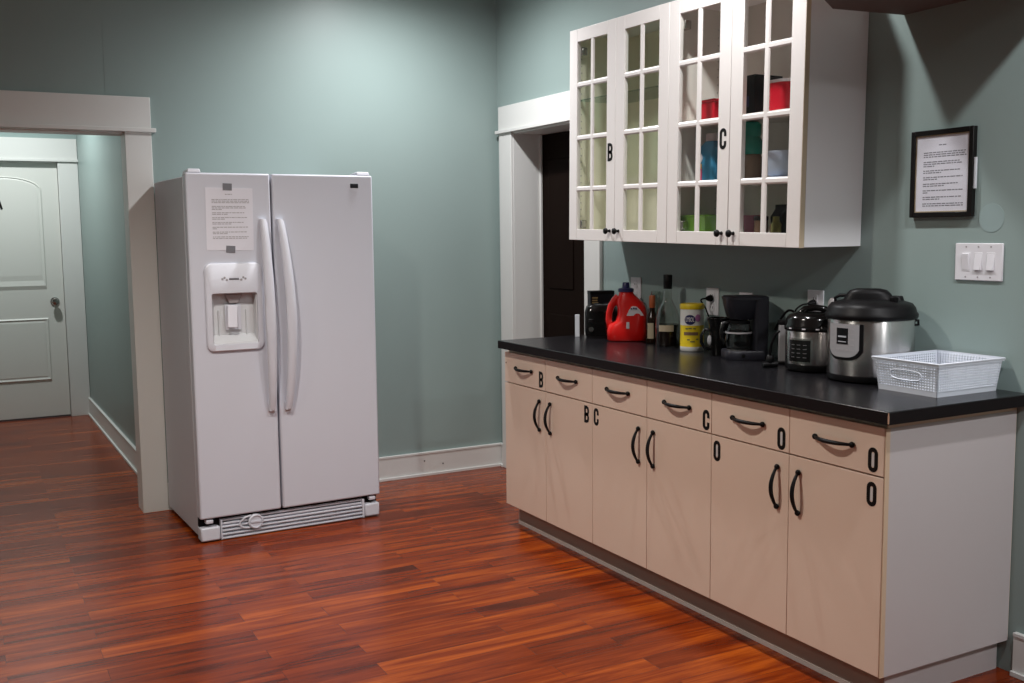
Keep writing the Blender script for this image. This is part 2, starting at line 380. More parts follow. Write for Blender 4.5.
# baseboards
def bb(name, pts):  # boxes of (x0,x1,y0,y1) wall-side, with shoe and cap
    m = MB()
    for x0, x1, y0, y1, ax in pts:
        if ax == '-y':
            m.box(x0, x1, y0-0.015, y0, 0, 0.136); m.box(x0, x1, y0-0.026, y0-0.015, 0, 0.016); m.box(x0, x1, y0-0.018, y0, 0.130, 0.142)
        else:
            m.box(x0-0.015, x0, y0, y1, 0, 0.136); m.box(x0-0.026, x0-0.015, y0, y1, 0, 0.016); m.box(x0-0.018, x0, y0, y1, 0.130, 0.142)
    return struct(m.build(name, M['trim'], bevel=0.0015))
bo = bb('baseboard_back', [(-1.99, -0.0, 0, 0, '-y')])
for x, z in ((-0.526, 0.09), (-0.406, 0.062)): MB().cyl((x, -0.014, z), (x, -0.0165, z), 0.004, 10).build('nail_hole', M['slot'], bo)
bb('baseboard_right', [(0, 0, -0.050, -0.0265, '-x'), (0, 0, YF, -3.512, '-x')])
bb('baseboard_hall', [(-1.985, 0, 0.135, 3.338, '-x')])
bb('baseboard_left', [(XL+0.026, 0, YF, 0, '-x')])

# bulkhead / overhead box at top right, over the notice
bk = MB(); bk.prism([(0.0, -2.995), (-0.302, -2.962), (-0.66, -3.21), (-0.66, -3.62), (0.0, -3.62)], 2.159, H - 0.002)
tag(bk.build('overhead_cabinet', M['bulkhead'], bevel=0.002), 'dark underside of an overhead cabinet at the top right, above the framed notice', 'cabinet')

# ------------------------------------------------------------------ refrigerator
FW, FD, FH = 0.9035, 0.698, 1.719
fr = thing('refrigerator', 'white side by side refrigerator with ice dispenser standing in front of the sage wall', 'refrigerator', (-1.9766, -0.7272, 0), 0.0278)
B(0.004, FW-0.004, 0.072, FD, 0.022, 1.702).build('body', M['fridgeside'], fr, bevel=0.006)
for x in (0.06, FW-0.06):
    for y in (0.14, FD-0.08): MB().cyl((x, y, 0.0), (x, y, 0.03), 0.02, 14).build('foot', M['slot'], fr)
B(0.010, FW-0.010, 0.056, 0.074, 0.112, 1.700).build('gasket', M['gasket'], fr)
# freezer door with a real recess for the dispenser
def holed_plate(x0, x1, z0, z1, hx0, hx1, hz0, hz1, y0, y1, depth):
    m = MB(); bm = m.bm; xs = (x0, hx0, hx1, x1); zs = (z0, hz0, hz1, z1)
    V = {}
    for i, x in enumerate(xs):
        for j, z in enumerate(zs): V[i, j] = bm.verts.new((x, y0, z))
    for i in range(3):
        for j in range(3):
            if (i, j) != (1, 1): bm.faces.new((V[i,j], V[i+1,j], V[i+1,j+1], V[i,j+1]))
    bk = {}
    for i, j in ((0,0),(3,0),(3,3),(0,3)): bk[i,j] = bm.verts.new((xs[i], y1, zs[j]))
    bm.faces.new((bk[0,0], bk[0,3], bk[3,3], bk[3,0]))
    for a, b in (((0,0),(3,0)), ((3,0),(3,3)), ((3,3),(0,3)), ((0,3),(0,0))):
        if a[1] == b[1]: seq = [V[i, a[1]] for i in (range(0,4) if b[0] > a[0] else range(3,-1,-1))]
        else: seq = [V[a[0], j] for j in (range(0,4) if b[1] > a[1] else range(3,-1,-1))]
        bm.faces.new(seq + [bk[b], bk[a]])
    r = {}
    for i, j in ((1,1),(2,1),(2,2),(1,2)): r[i,j] = bm.verts.new((xs[i], y0+depth, zs[j]))
    for a, b in (((1,1),(2,1)), ((2,1),(2,2)), ((2,2),(1,2)), ((1,2),(1,1))): bm.faces.new((V[a], V[b], r[b], r[a]))
    bm.faces.new((r[1,1], r[2,1], r[2,2], r[1,2]))
    return m
HX0, HX1, HZ0, HZ1 = 0.094, 0.305, 0.930, 1.166
fz = holed_plate(0.001, 0.388, 0.114, 1.716, HX0-0.002, HX1+0.002, HZ0-0.002, HZ1+0.002, 0.0, 0.058, 0.052).build('freezer_door', M['fridge'], fr, bevel=0.008, seg=3)
fd_ = B(0.397, FW-0.001, 0.0, 0.058, 0.114, 1.716).build('fridge_door', M['fridge'], fr, bevel=0.008, seg=3)
def door_handle(x, door, lean):
    m = MB(); n = 22; secs = []
    rs = []
    for i in range(n+1):
        t = i/n; z = 1.505 - t*0.905
        bow = math.sin(PI*min(1, max(0, t)))**0.7
        y = -0.012 - 0.050*bow; hw = 0.0165 + 0.007*math.sin(PI*t); cx = x + lean*0.020*math.sin(PI*t) + (0.012*(t-0.5) if lean > 0 else 0.012*(t-0.5))
        d = 0.013
        rs.append([(cx + hw*a, y + d*b, z) for a, b in ((-1, 0.6), (-1, -0.3), (-0.6, -0.9), (0, -1.1), (0.6, -0.9), (1, -0.3), (1, 0.6), (0, 0.9))])
    m.rings(rs)
    for z, cx in ((1.488, x-0.005), (0.617, x+0.005)): m.box(cx-0.014, cx+0.014, -0.024, 0.004, z-0.018, z+0.018)
    h = m.build('door_handle', M['fridgeplastic'], door, smooth=50)
    return h
h1 = door_handle(0.352, fz, 0.0); h2 = door_handle(0.432, fd_, 1.0)
for x, d in ((0.358, fz), (0.438, fd_)):
    o = MB().cyl((x, -0.0235, 0.607), (x, -0.0265, 0.607), 0.007, 14).build('screw_cap', M['greyplastic'], d)
# badge
o = B(0.786, 0.827, -0.0035, 0.001, 1.655, 1.676).build('badge', M['darkbox'], fd_, bevel=0.002)
o['label'] = 'small dark badge'
# dispenser (part) with bezel frame, recess, paddle, buttons
bez = MB(); zc, xc = 1.1005, 0.199
def rrect(w, h, r, n=6):
    P = []
    for cx, cy, a0 in ((w/2-r, h/2-r, 0), (-w/2+r, h/2-r, PI/2), (-w/2+r, -h/2+r, PI), (w/2-r, -h/2+r, 1.5*PI)):
        for i in range(n+1): a = a0 + PI/2*i/n; P.append((cx + r*math.cos(a), cy + r*math.sin(a)))
    return P
out = rrect(0.268, 0.408, 0.034); hole = rrect(HX1-HX0, HZ1-HZ0, 0.012)
hc = ((HX0+HX1)/2, (HZ0+HZ1)/2)
rg = [[(xc+a, 0.0005, zc+b) for a, b in out], [(xc+a*0.99, -0.010, zc+b*0.993) for a, b in out], [(xc+a*0.955, -0.014, zc+b*0.97) for a, b in out],
      [(hc[0]+a*1.01, -0.012, hc[1]+b*1.01) for a, b in hole], [(hc[0]+a, -0.008, hc[1]+b) for a, b in hole], [(hc[0]+a*0.99, 0.030, hc[1]+b*0.99) for a, b in hole]]
disp = bez.rings(rg, cap=False).build('dispenser', M['fridgeplastic'], fr, smooth=40)
# recess liner: a pocket with a sloped sill
lin = MB(); e = 0.004
lin.box(HX0+e, HX1-e, 0.046, 0.050, HZ0+e, HZ1-e); lin.box(HX0, HX0+e, 0.0, 0.05, HZ0, HZ1); lin.box(HX1-e, HX1, 0.0, 0.05, HZ0, HZ1); lin.box(HX0, HX1, 0.0, 0.05, HZ1-e, HZ1)
lin.rings([[(HX0+e, -0.008, HZ0), (HX0+e, 0.046, HZ0), (HX0+e, 0.046, HZ0+0.040), (HX0+e, -0.006, HZ0+0.010)], [(HX1-e, -0.008, HZ0), (HX1-e, 0.046, HZ0), (HX1-e, 0.046, HZ0+0.040), (HX1-e, -0.006, HZ0+0.010)]])
for x in (0.135, 0.264): lin.box(x-0.002, x+0.002, 0.036, 0.047, HZ0+0.03, HZ1-0.08)
lin.build('recess_liner', M['recess'], disp, bevel=0.001)
MB().rings([[(0.163, 0.020, HZ1-0.006), (0.245, 0.020, HZ1-0.006), (0.245, 0.046, HZ1-0.006), (0.163, 0.046, HZ1-0.006)], [(0.183, 0.026, HZ1-0.050), (0.225, 0.026, HZ1-0.050), (0.225, 0.046, HZ1-0.050), (0.183, 0.046, HZ1-0.050)]]).build('ice_chute', M['greyplastic'], disp, bevel=0.003)
MB().box(-0.0225, 0.0225, -0.003, 0.003, -0.105, 0, Matrix.Translation((0.197, 0.024, HZ1-0.058)) @ Matrix.Rotation(-0.18, 4, 'X') @ Matrix.Rotation(0.08, 4, 'Y')).build('paddle', M['paper'], disp, bevel=0.002)
fl = MB(); fl.box(0.163, 0.238, 0.034, 0.037, HZ0+0.062, HZ1-0.055); fl.build('paddle_surround', M['fridgeplastic'], disp, bevel=0.001)
for i, (x, dz) in enumerate(((0.145, 0), (0.165, -0.004), (0.232, -0.004), (0.252, 0), (0.155, 0.006), (0.242, 0.006))): MB().cyl((x, -0.011, 1.232+dz), (x, -0.0148, 1.232+dz), 0.005, 12).build('button', M['greyplastic'], disp)
B(0.176, 0.222, -0.0148, -0.011, 1.227, 1.236).build('display_strip', M['tape'], disp, bevel=0.001)
# hinge covers on top, bottom hinges, grille with filter knob, corner feet
for x0, x1 in ((0.012, 0.072), (FW-0.080, FW-0.012)):
    MB().rings([[(x0, 0.004, 1.717), (x1, 0.004, 1.717), (x1, 0.115, 1.703), (x0, 0.115, 1.703)], [(x0+0.004, 0.010, 1.734), (x1-0.004, 0.010, 1.734), (x1-0.006, 0.110, 1.728), (x0+0.006, 0.110, 1.728)]]).build('hinge_cover', M['fridgeplastic'], fr, bevel=0.003)
for x0, x1 in ((0.022, 0.062), (FW-0.064, FW-0.024)):
    B(x0+0.006, x1, 0.004, 0.040, 0.089, 0.107).build('bottom_hinge', M['fridgeplastic'], fr, bevel=0.004)
for x0, x1 in ((0.003, 0.094), (FW-0.082, FW-0.003)):
    B(x0, x1, 0.004, 0.072, 0.006, 0.072).build('corner_cover', M['fridgeplastic'], fr, bevel=0.008)
B(0.006, FW-0.006, 0.044, 0.074, 0.010, 0.112).build('kick_backing', M['slot'], fr)
gr = MB(); gx0, gx1 = 0.097, FW-0.085
for z in (0.008, 0.026, 0.044, 0.062): 
    gr.rings([[(gx0, 0.012, z-0.004), (gx0, 0.010, z+0.002), (gx0, 0.034, z+0.009), (gx0, 0.036, z+0.003)], [(gx1, 0.012, z-0.004), (gx1, 0.010, z+0.002), (gx1, 0.034, z+0.009), (gx1, 0.036, z+0.003)]])
gr.box(gx0, gx0+0.006, 0.008, 0.05, 0.004, 0.098); gr.box(gx1-0.010, gx1, 0.006, 0.05, 0.004, 0.098); gr.box(gx0, gx1, 0.016, 0.05, 0.074, 0.082); gr.box(gx0, gx1, 0.018, 0.05, 0.090, 0.097)
g = gr.build('base_grille', M['fridgeplastic'], fr, bevel=0.0012)
k = MB(); k.lathe([(0.036, 0), (0.036, 0.012), (0.030, 0.016), (0.028, 0.010), (0.0, 0.010)], seg=36); k.box(-0.026, 0.026, -0.004, 0.004, 0.009, 0.015)
k.xf(Matrix.Translation((0.262, 0.012, 0.070)) @ Matrix.Rotation(PI/2, 4, 'X')).build('filter_knob', M['fridgeplastic'], g, smooth=35)
k = MB(); k.tube([(0.235 - 0.001, -0.001, 0.042), (0.205, -0.001, 0.046), (0.186, -0.001, 0.060), (0.190, -0.001, 0.078), (0.215, -0.001, 0.096), (0.240, -0.001, 0.100)], 0.005, 8)
k.xf(Matrix.Translation((0, 0.010, 0))).build('knob_bezel', M['fridgeplastic'], g, smooth=40)

# notice taped on the freezer door
pn = thing('paper_notice', 'typed white notice taped to the refrigerator freezer door with grey tape', 'notice', tuple(fr.matrix_basis @ Vector((0,0,0))), 0)
pn.location = (-1.9766, -0.7272, 0); pn.rotation_euler = (0, 0, 0.0278)
tx = MB().box(-0.1085, 0.1085, -0.0014, -0.0004, -0.143, 0.143, Matrix.Translation((0.193, 0, 1.506)) @ Matrix.Rotation(0.012, 4, 'Y'))
LN = [(0.028, 0.16, 0.42)] + [(0.052, .84, .12), (0.059, .84, .12), (0.066, .84, .12), (0.083, .74, .12), (0.090, .76, .12), (0.097, .22, .12), (0.112, .73, .12), (0.119, .36, .12), (0.134, .78, .12), (0.141, .28, .12), (0.156, .70, .12), (0.163, .42, .12), (0.178, .82, .12), (0.185, .10, .12), (0.200, .76, .12), (0.207, .34, .12), (0.222, .80, .12), (0.229, .80, .12)]
nf = len(tx.bm.faces); text_lines(tx, 0.205, LN, 0.0034, (0.0885, -0.0014, 1.649), (1,0,0), (0,0,1), (0,-1,0), 0.0003, 3)
tx.bm.faces.ensure_lookup_table()
for f in tx.bm.faces[nf:]: f.material_index = 1
tx.build('printed_sheet', M['paper'], pn).data.materials.append(M['fadedink'])
for x, z, r in ((0.187, 1.653, 0.03), (0.192, 1.368, 0.06)):
    MB().box(-0.021, 0.021, -0.0024, -0.0012, -0.016, 0.016, Matrix.Translation((x, 0, z)) @ Matrix.Rotation(r, 4, 'Y')).build('tape', M['tape'], pn)

# ------------------------------------------------------------------ base cabinets
D, Y0, W, ZT, ZD, ZC = 0.590, -1.159, 0.3878, 0.1066, 0.7103, 0.8576
def pull_mesh(L, drop):
    m = MB(); n = 16; P = []; R = []
    for i in range(n+1):
        t = i/n; a = -L/2 + L*t; s = math.sin(PI*t)
        P.append((-0.006 - 0.026*s**0.8, 0, a)); R.append(0.0045 + 0.0025*s)
    m.tube(P, R, 10)
    for e in (-1, 1):
        m.sphere((-0.007, 0, e*(L/2)), 0.0095, 0.85, 1, 1)
    return m
proto_pull = pull_mesh(0.132, 0)
pull_v = proto_pull.build('handle', M['black'], None, smooth=60)
pull_h = pull_mesh(0.150, 0).xf(Matrix.Rotation(PI/2, 4, 'X')).build('handle', M['black'], None, smooth=60)
used = set()
def put(o, parent, loc):
    c = o if o.name not in used else o.copy()
    if o.name in used: COL.objects.link(c)
    used.add(o.name); c.parent = parent; c.location = loc
    return c
def letter(ch, parent, y, z, x, w=0.037, h=0.074, hw=0.0066, name='letter'):
    g = MB(); glyph(g, ch, w, h, hw, (x, y, z), (0,-1,0), (0,0,1), (-1,0,0), 0.0008)
    if ch != 'O': 
        o = g.build(name, M['letter'], parent)
    else:
        o = g.build(name, M['letter'], parent)
    o['label'] = 'black vinyl letter ' + ch
    if ch == 'O':
        b = MB(); b.ribbon([(0, h/2 - 2.6*hw), (0, -h/2 + 2.6*hw)], w/2 - 2*hw, (x, y, z), (0,-1,0), (0,0,1), (-1,0,0), 0.0004)
        q = b.build('letter_backing', M['white_vinyl'], parent); q['label'] = 'white centre of the letter sticker'
    return o
labels = {0: 'cream base cabinet lettered B, farthest from the camera beside the doorway',
          1: 'cream base cabinet lettered C, in the middle of the run under the worktop',
          2: 'cream base cabinet lettered O, nearest the camera with a pale end panel'}
for u in range(3):
    ya, yb = Y0 - 2*u*W, Y0 - (2*u+2)*W
    r = thing('base_cabinet', labels[u], 'cabinet', (0, ya, 0), 0, 'base cabinets under the black worktop')
    l1 = -2*W
    c = MB(); T = 0.016
    c.box(-D+0.020, -0.004, l1+0.0008, -0.0008, ZT, 0.874)
    ca = c.build('carcass', M['cab'], r)
    if u == 2:
        B(-D+0.001, -0.010, l1-0.0025, l1+0.0006, ZT, 0.8565).build('end_panel', M['cabside'], r)['label'] = 'pale grey white end panel'
        B(-D+0.006, -0.010, l1-0.0015, l1+0.0006, 0.857, 0.8755).build('top_rail', M['cabedge'], r)
        B(-D-0.0008, -D+0.0165, l1-0.0028, l1+0.0004, ZT, 0.8565).build('edge_strip', M['cabedge'], r)
    if u == 0:
        B(-D+0.020, -0.010, -0.0008, 0.0008, ZT, 0.8565).build('end_panel', M['cabside'], r)
    for k in range(2):
        a, b = -k*W - 0.0012, -(k+1)*W + 0.0012
        if u == 2 and k == 1: b += 0.002
        dr = B(-D, -D+0.019, b, a, ZT, ZD-0.0026).build('door', M['cab'], r, bevel=0.0012)
        dw = B(-D, -D+0.019, b, a, ZD+0.0026, ZC).build('drawer', M['cab'], r, bevel=0.0012)
        put(pull_h, dw, (-D, (a+b)/2 + 0.000, 0.789))
        yh = (b + 0.047) if k == 0 else (a - 0.047)
        put(pull_v, dr, (-D, yh, 0.594))
        i = 2*u + k
        X = -D - 0.0001
        if i == 0: letter('B', dw, -1.509-ya, 0.761, X)
        if i == 1: letter('B', dr, -1.892-ya, 0.659, X)
        if i == 2: letter('C', dr, -1.966-ya, 0.659, X)
        if i == 3: letter('C', dw, -2.681-ya, 0.757, X)
        if i == 4: letter('O', dr, -2.742-ya, 0.656, X); letter('O', dw, -3.062-ya, 0.755, X)
        if i == 5: letter('O', dw, -3.442-ya, 0.757, X); letter('O', dr, -3.440-ya, 0.654, X)
    if u == 0:
        MB().cyl((-D-0.0006, -0.014, 0.805), (-D+0.002, -0.014, 0.805), 0.004, 10).build('screw_hole', M['slot'], r)
YE = Y0 - 6*W
tk = B(-0.531, -0.010, YE+0.035, Y0-0.022, 0, ZT-0.0005).build('toe_kick', M['kick'])
tag(tk, 'grey brown recessed toe kick plinth running under all the base cabinets', 'plinth')
B(-0.5345, -0.531, YE+0.035, Y0-0.022, 0.0, 0.016).build('seal_strip', M['kickstrip'], tk)['label'] = 'pale plastic strip along the floor'
B(-0.533, -0.531, Y0-0.030, Y0-0.022, 0.016, ZT-0.002).build('corner_bead', M['kickstrip'], tk)
B(-0.529, -0.012, YE+0.032, YE+0.0345, 0, ZT-0.001).build('end_plinth', M['cabside'], tk)['label'] = 'pale plinth end facing the camera'

# worktop
ct = B(-0.6285, -0.001, YE-0.042, Y0-0.004, 0.8762, 0.914).build('countertop', M['top'], bevel=0.0025)
tag(ct, 'long black laminate countertop over the cream base cabinets, chipped at its near corner', 'countertop')
ed = MB(); ed.box(-0.6294, -0.6284, YE-0.0425, Y0-0.0045, 0.8768, 0.9118); ed.box(-0.6288, -0.002, YE-0.0430, YE-0.0419, 0.8768, 0.9118)
ed.build('edge_band', M['topedge'], ct)
MB().rings([[(-0.6297, YE-0.0433, 0.880), (-0.6265, YE-0.0434, 0.8805), (-0.6297, YE-0.0405, 0.8805)], [(-0.6297, YE-0.0433, 0.898), (-0.6258, YE-0.0434, 0.899), (-0.6297, YE-0.0400, 0.899)], [(-0.6295, YE-0.0431, 0.913), (-0.6280, YE-0.0434, 0.9125), (-0.6297, YE-0.0418, 0.9125)]]).build('chipped_corner', M['chip'], ct)

# ------------------------------------------------------------------ wall cabinets
UD, UZ0, UZ1, UY0, UW = 0.300, 1.393, 2.369, -1.287, 0.3850
TILT = math.atan(0.0178)
ulab = {0: 'white glass door wall cabinet lettered B, nearly empty, next to the doorway',
        1: 'white glass door wall cabinet lettered C, packed with kitchen things'}
def knob_mesh():
    return MB().lathe([(0.0075, 0), (0.006, 0.006), (0.0055, 0.014), (0.011, 0.018), (0.0145, 0.023), (0.013, 0.029), (0.006, 0.032), (0.0005, 0.0325)], seg=20).xf(Matrix.Rotation(-PI/2, 4, 'Y'))
knob0 = knob_mesh().build('knob', M['black'], None, smooth=60)
ucab = []
for u in range(2):
    ya = UY0 - 2*u*UW
    r = thing('wall_cabinet', ulab[u], 'cabinet', (0, ya, UZ0 - 2*u*UW*0.0178), 0, 'white wall cabinets over the worktop', rot=(TILT, 0, 0))
    ucab.append(r)
    l1 = -2*UW; h = UZ1 - UZ0; T = 0.018
    c = MB()
    ex = 0.0
    c.box(-UD+0.021, -0.003, -T, -0.0006, 0.002, h); c.box(-UD+0.021, -0.003, l1+0.0006, l1+T, 0.002, h)
    c.box(-UD+0.021, -0.003, l1+T, -T, 0.002, T); c.box(-UD+0.021, -0.003, l1+T, -T, h-T, h)
    c.build('carcass', M['upside'], r, bevel=0.0008)
    li = M['inB'] if u == 0 else M['inC']
    ln = MB(); ln.box(-0.009, -0.004, l1+T, -T, T, h-T); ln.box(-UD+0.024, -0.009, -T-0.0012, -T, T, h-T); ln.box(-UD+0.024, -0.009, l1+T, l1+T+0.0012, T, h-T)
    if u == 1:
        B(-UD-0.0005, -UD+0.0205, l1-0.0012, l1+0.0, 0.0, h).build('edge_strip', M['upedge'], r)['label'] = 'tan edge strip'
        B(-UD+0.0215, -0.002, l1-0.0012, l1+0.0004, 0.002, h).build('end_panel', M['upside'], r)
    nf = len(ln.bm.faces)      # shelf pin holes on the left side lining
    for i in range(26):
        for x in (-UD+0.055, -0.06): ln.cyl((x, -T-0.0010, 0.08+i*0.032), (x, -T-0.0020, 0.08+i*0.032), 0.0026, 8)
    ln.bm.faces.ensure_lookup_table()
    for f in ln.bm.faces[nf:]: f.material_index = 1
    ln.build('lining', li, r).data.materials.append(M['greyplastic'])
    shelves = (0.652,) if u == 0 else (0.247, 0.493)
    for z in shelves:
        if u == 0:
            B(-UD+0.030, -0.010, l1+T+0.002, -T-0.002, z, z+0.005).build('shelf', M['shelfglass'], r)['label'] = 'clear glass shelf'
        else:
            B(-UD+0.026, -0.010, l1+T+0.002, -T-0.002, z-0.014, z).build('shelf', M['inC'], r)
    for k in range(2):
        a, b = -k*UW - 0.0015, -(k+1)*UW + 0.0015
        x0, x1 = -UD, -UD+0.020
        pa, pb = a - 0.0665, b + 0.0665; z0, z1 = 0.051, h-0.059
        f = MB()
        f.box(x0, x1, pa, a, 0, h-0.001); f.box(x0, x1, b, pb, 0, h-0.001); f.box(x0, x1, pb, pa, 0, z0); f.box(x0, x1, pb, pa, z1, h-0.001)
        f = f.build('door', M['upper'], r, bevel=0.0015)
        # inner bead + muntins with a raised profile
        mu = MB(); yc = (pa+pb)/2; hh = z1-z0
        def bar(y0, y1, za, zb):
            if (zb-za) > (y1-y0):
                P = [((y0), x0+0.0066), (y0, x0+0.004), (y0+0.006, x0+0.0005), (y1-0.006, x0+0.0005), (y1, x0+0.004), (y1, x0+0.0066)]
                mu.rings([[(x, y, za) for y, x in P], [(x, y, zb) for y, x in P]])
            else:
                P = [((za), x0+0.0066), (za, x0+0.004), (za+0.006, x0+0.0006), (zb-0.006, x0+0.0006), (zb, x0+0.004), (zb, x0+0.0066)]
                mu.rings([[(x, y0, z) for z, x in P], [(x, y1, z) for z, x in P]])
        bar(yc-0.014, yc+0.014, z0, z1)
        for fr_ in (0.218, 0.491, 0.773): zz = z0 + hh*fr_; bar(pb, pa, zz-0.012, zz+0.012)
        mu.build('muntins', M['upper'], f, bevel=0.0)
        B(x0+0.0065, x0+0.0095, pb-0.004, pa+0.004, z0-0.004, z1+0.004).build('glass', M['pane'], f)
        yk = (b + 0.033) if k == 0 else (a - 0.033)
        put(knob0, f, (x0, yk, 0.046))
        for zh in (0.075, h-0.10):
            hy = (a - 0.056) if k == 0 else (b + 0.056)
            B(x1, x1+0.030, hy-0.022, hy+0.022, zh-0.018, zh+0.018).build('hinge', M['chrome'], f, bevel=0.004)
        if u == 0 and k == 0: letter('B', f, b + 0.036, 0.397, x0-0.0001, 0.039, 0.080, 0.0068)
        if u == 1 and k == 0: letter('C', f, b + 0.036, 0.406, x0-0.0001, 0.039, 0.080, 0.0068)

# contents of cabinet C (world coordinates)
def cz(y): return 0.0178*(y - UY0)
SH0 = UZ0 + 0.018; SH1 = UZ0 + 0.247; SH2 = UZ0 + 0.493
def zc_(s, y): return s + cz(y) + 0.002
y = -2.205
r = thing('red_tin', 'small red box on the upper shelf behind the left glass door of cabinet C', 'tin', (-0.165, y, zc_(SH2, y)), 0.0)
B(-0.045, 0.045, -0.042, 0.042, 0, 0.072).build('body', M['redtin'], r, bevel=0.005); B(-0.047, 0.047, -0.044, 0.044, 0.072, 0.084).build('lid', M['redtin'], r, bevel=0.004)
y = -2.435
r = thing('appliance_box', 'dark navy box on the upper shelf behind the right glass door of cabinet C', 'box', (-0.15, y, zc_(SH2, y)), 0)
B(-0.07, 0.07, -0.062, 0.062, 0, 0.148).build('carton', M['darkbox'], r, bevel=0.002); B(-0.0715, -0.070, -0.03, 0.035, 0.03, 0.07).build('label', M['navy'], r)
y = -2.602
r = thing('red_canister', 'large red lidded canister on the upper shelf of cabinet C, beside the dark box', 'canister', (-0.165, y, zc_(SH2, y)), 0)
MB().loft([(0, 0, 0, 0.052, 0.053, 3), (0, 0, 0.105, 0.058, 0.059, 3)]).build('body', M['redtin'], r, smooth=40)
MB().loft([(0, 0, 0.105, 0.059, 0.060, 3), (0, 0, 0.116, 0.059, 0.060, 3)]).build('rim', M['labelwhite'], r, smooth=40)
y = -2.195
r = thing('bottle', 'blue and pink bottle with white cap on the middle shelf of cabinet C', 'bottle', (-0.17, y, zc_(SH1, y)), 0)
MB().loft([(0, 0, 0, 0.04, 0.052, 4), (0, 0, 0.14, 0.04, 0.052, 4), (0, 0, 0.165, 0.025, 0.030, 3)]).build('bottle', M['bluepack'], r, smooth=40)
MB().loft([(0, 0, 0.165, 0.027, 0.030, 2.5), (0, 0, 0.195, 0.025, 0.028, 2.5)]).build('cap', M['labelwhite'], r, smooth=40)
B(-0.0425, -0.039, 0.020, 0.052, 0.004, 0.055).build('pink_label', M['redpack'], r); B(-0.0425, -0.039, 0.034, 0.053, 0.13, 0.165).build('pink_label', M['redpack'], r)
B(-0.0428, -0.039, 0.022, 0.050, 0.055, 0.075).build('yellow_label', M['yellowpack'], r)
MB().cyl((-0.0390, 0.036, 0.098), (-0.0435, 0.036, 0.098), 0.020, 20).build('round_label', M['labelwhite'], r)
y = -2.415
r = thing('storage_jar', 'clear jar with a tall teal lid on the middle shelf of cabinet C', 'jar', (-0.165, y, zc_(SH1, y)), 0)
MB().lathe([(0.040, 0), (0.046, 0.01), (0.046, 0.085), (0.038, 0.10)]).build('filling', M['spice'], r, smooth=40)
MB().lathe([(0.042, 0.1), (0.046, 0.105), (0.046, 0.150), (0.036, 0.168), (0.040, 0.180), (0.040, 0.215), (0.030, 0.225)]).build('lid', M['teal'], r, smooth=40)
y = -2.585
for i in range(3):
    r = MB().lathe([(0.030, 0), (0.048, 0.010), (0.062, 0.040), (0.065, 0.062), (0.062, 0.062), (0.058, 0.040), (0.044, 0.014), (0.0, 0.010)], seg=36).build('bowl', M['bowl'], None, (-0.165, y, zc_(SH1, y) + 0.018*i + 0.006), smooth=50)
    tag(r, ('bottom', 'middle', 'top')[i] + ' pale blue bowl of the nested stack on the middle shelf of cabinet C', 'bowl', 'nested pale blue bowls')
r = MB().lathe([(0.05, 0), (0.075, 0.006), (0.073, 0.008), (0.0, 0.005)], seg=36).build('plate', M['bowl'], None, (-0.165, y, zc_(SH1, y) - 0.001), smooth=50)
tag(r, 'shallow pale plate under the stack of blue bowls in cabinet C', 'plate')
y = -2.125
r = thing('green_bin', 'lime green plastic bin on the bottom shelf behind the left glass door of cabinet C', 'bin', (-0.16, y, zc_(SH0, y)), 0)
m = MB(); m.rings([[(-0.07, -0.10, 0), (0.07, -0.10, 0), (0.07, 0.10, 0), (-0.07, 0.10, 0)], [(-0.085, -0.115, 0.092), (0.085, -0.115, 0.092), (0.085, 0.115, 0.092), (-0.085, 0.115, 0.092)],
          [(-0.082, -0.112, 0.092), (0.082, -0.112, 0.092), (0.082, 0.112, 0.092), (-0.082, 0.112, 0.092)], [(-0.067, -0.097, 0.003), (0.067, -0.097, 0.003), (0.067, 0.097, 0.003), (-0.067, 0.097, 0.003)]])
m.build('bin', M['green'], r); m = MB(); m.tube([(-0.086, -0.116, 0.092), (0.086, -0.116, 0.092), (0.086, 0.116, 0.092), (-0.086, 0.116, 0.092)], 0.004, 8, True); m.build('rim', M['green'], r)
y = -2.385
r = MB().lathe([(0.028, 0), (0.034, 0.07), (0.036, 0.088), (0.033, 0.088), (0.026, 0.004), (0.0, 0.004)]).build('cup', M['green'], None, (-0.21, y, zc_(SH0, y)), smooth=50)
tag(r, 'green plastic cup on the bottom shelf of cabinet C, beside the pink tumbler', 'cup')
y = -2.455
r = MB().lathe([(0.026, 0), (0.033, 0.09), (0.034, 0.095), (0.031, 0.095), (0.024, 0.004), (0.0, 0.004)]).build('tumbler', M['pinkcup'], None, (-0.19, y, zc_(SH0, y)), smooth=50)
tag(r, 'dusty pink tumbler on the bottom shelf of cabinet C', 'cup')
y = -2.53
r = thing('spice_tin', 'brown tin with dark lid on the bottom shelf of cabinet C', 'tin', (-0.21, y, zc_(SH0, y)), 0)
MB().lathe([(0.026, 0), (0.026, 0.075)]).build('body', M['brownbox'], r, smooth=40); MB().lathe([(0.0275, 0.075), (0.0275, 0.09), (0.02, 0.093)]).build('lid', M['black'], r, smooth=40)
y = -2.588
r = thing('coffee_bag', 'dark packet standing on the bottom shelf of cabinet C', 'packet', (-0.16, y, zc_(SH0, y)), 0)
MB().loft([(0, 0, 0, 0.035, 0.03, 4), (0, 0, 0.09, 0.038, 0.032, 4), (0, 0, 0.12, 0.006, 0.034, 4), (0, 0, 0.135, 0.004, 0.034, 4)]).build('bag', M['darkbox'], r, smooth=40)
B(-0.0395, -0.037, -0.02, 0.02, 0.03, 0.06).build('label', M['brownbox'], r)
y = -2.628
r = MB().lathe([(0.018, 0), (0.019, 0.06), (0.012, 0.075), (0.012, 0.09), (0.0, 0.091)]).build('spice_jar', M['olive'], None, (-0.225, y, zc_(SH0, y)), smooth=40)
tag(r, 'small olive spice jar at the right end of the bottom shelf of cabinet C', 'jar')

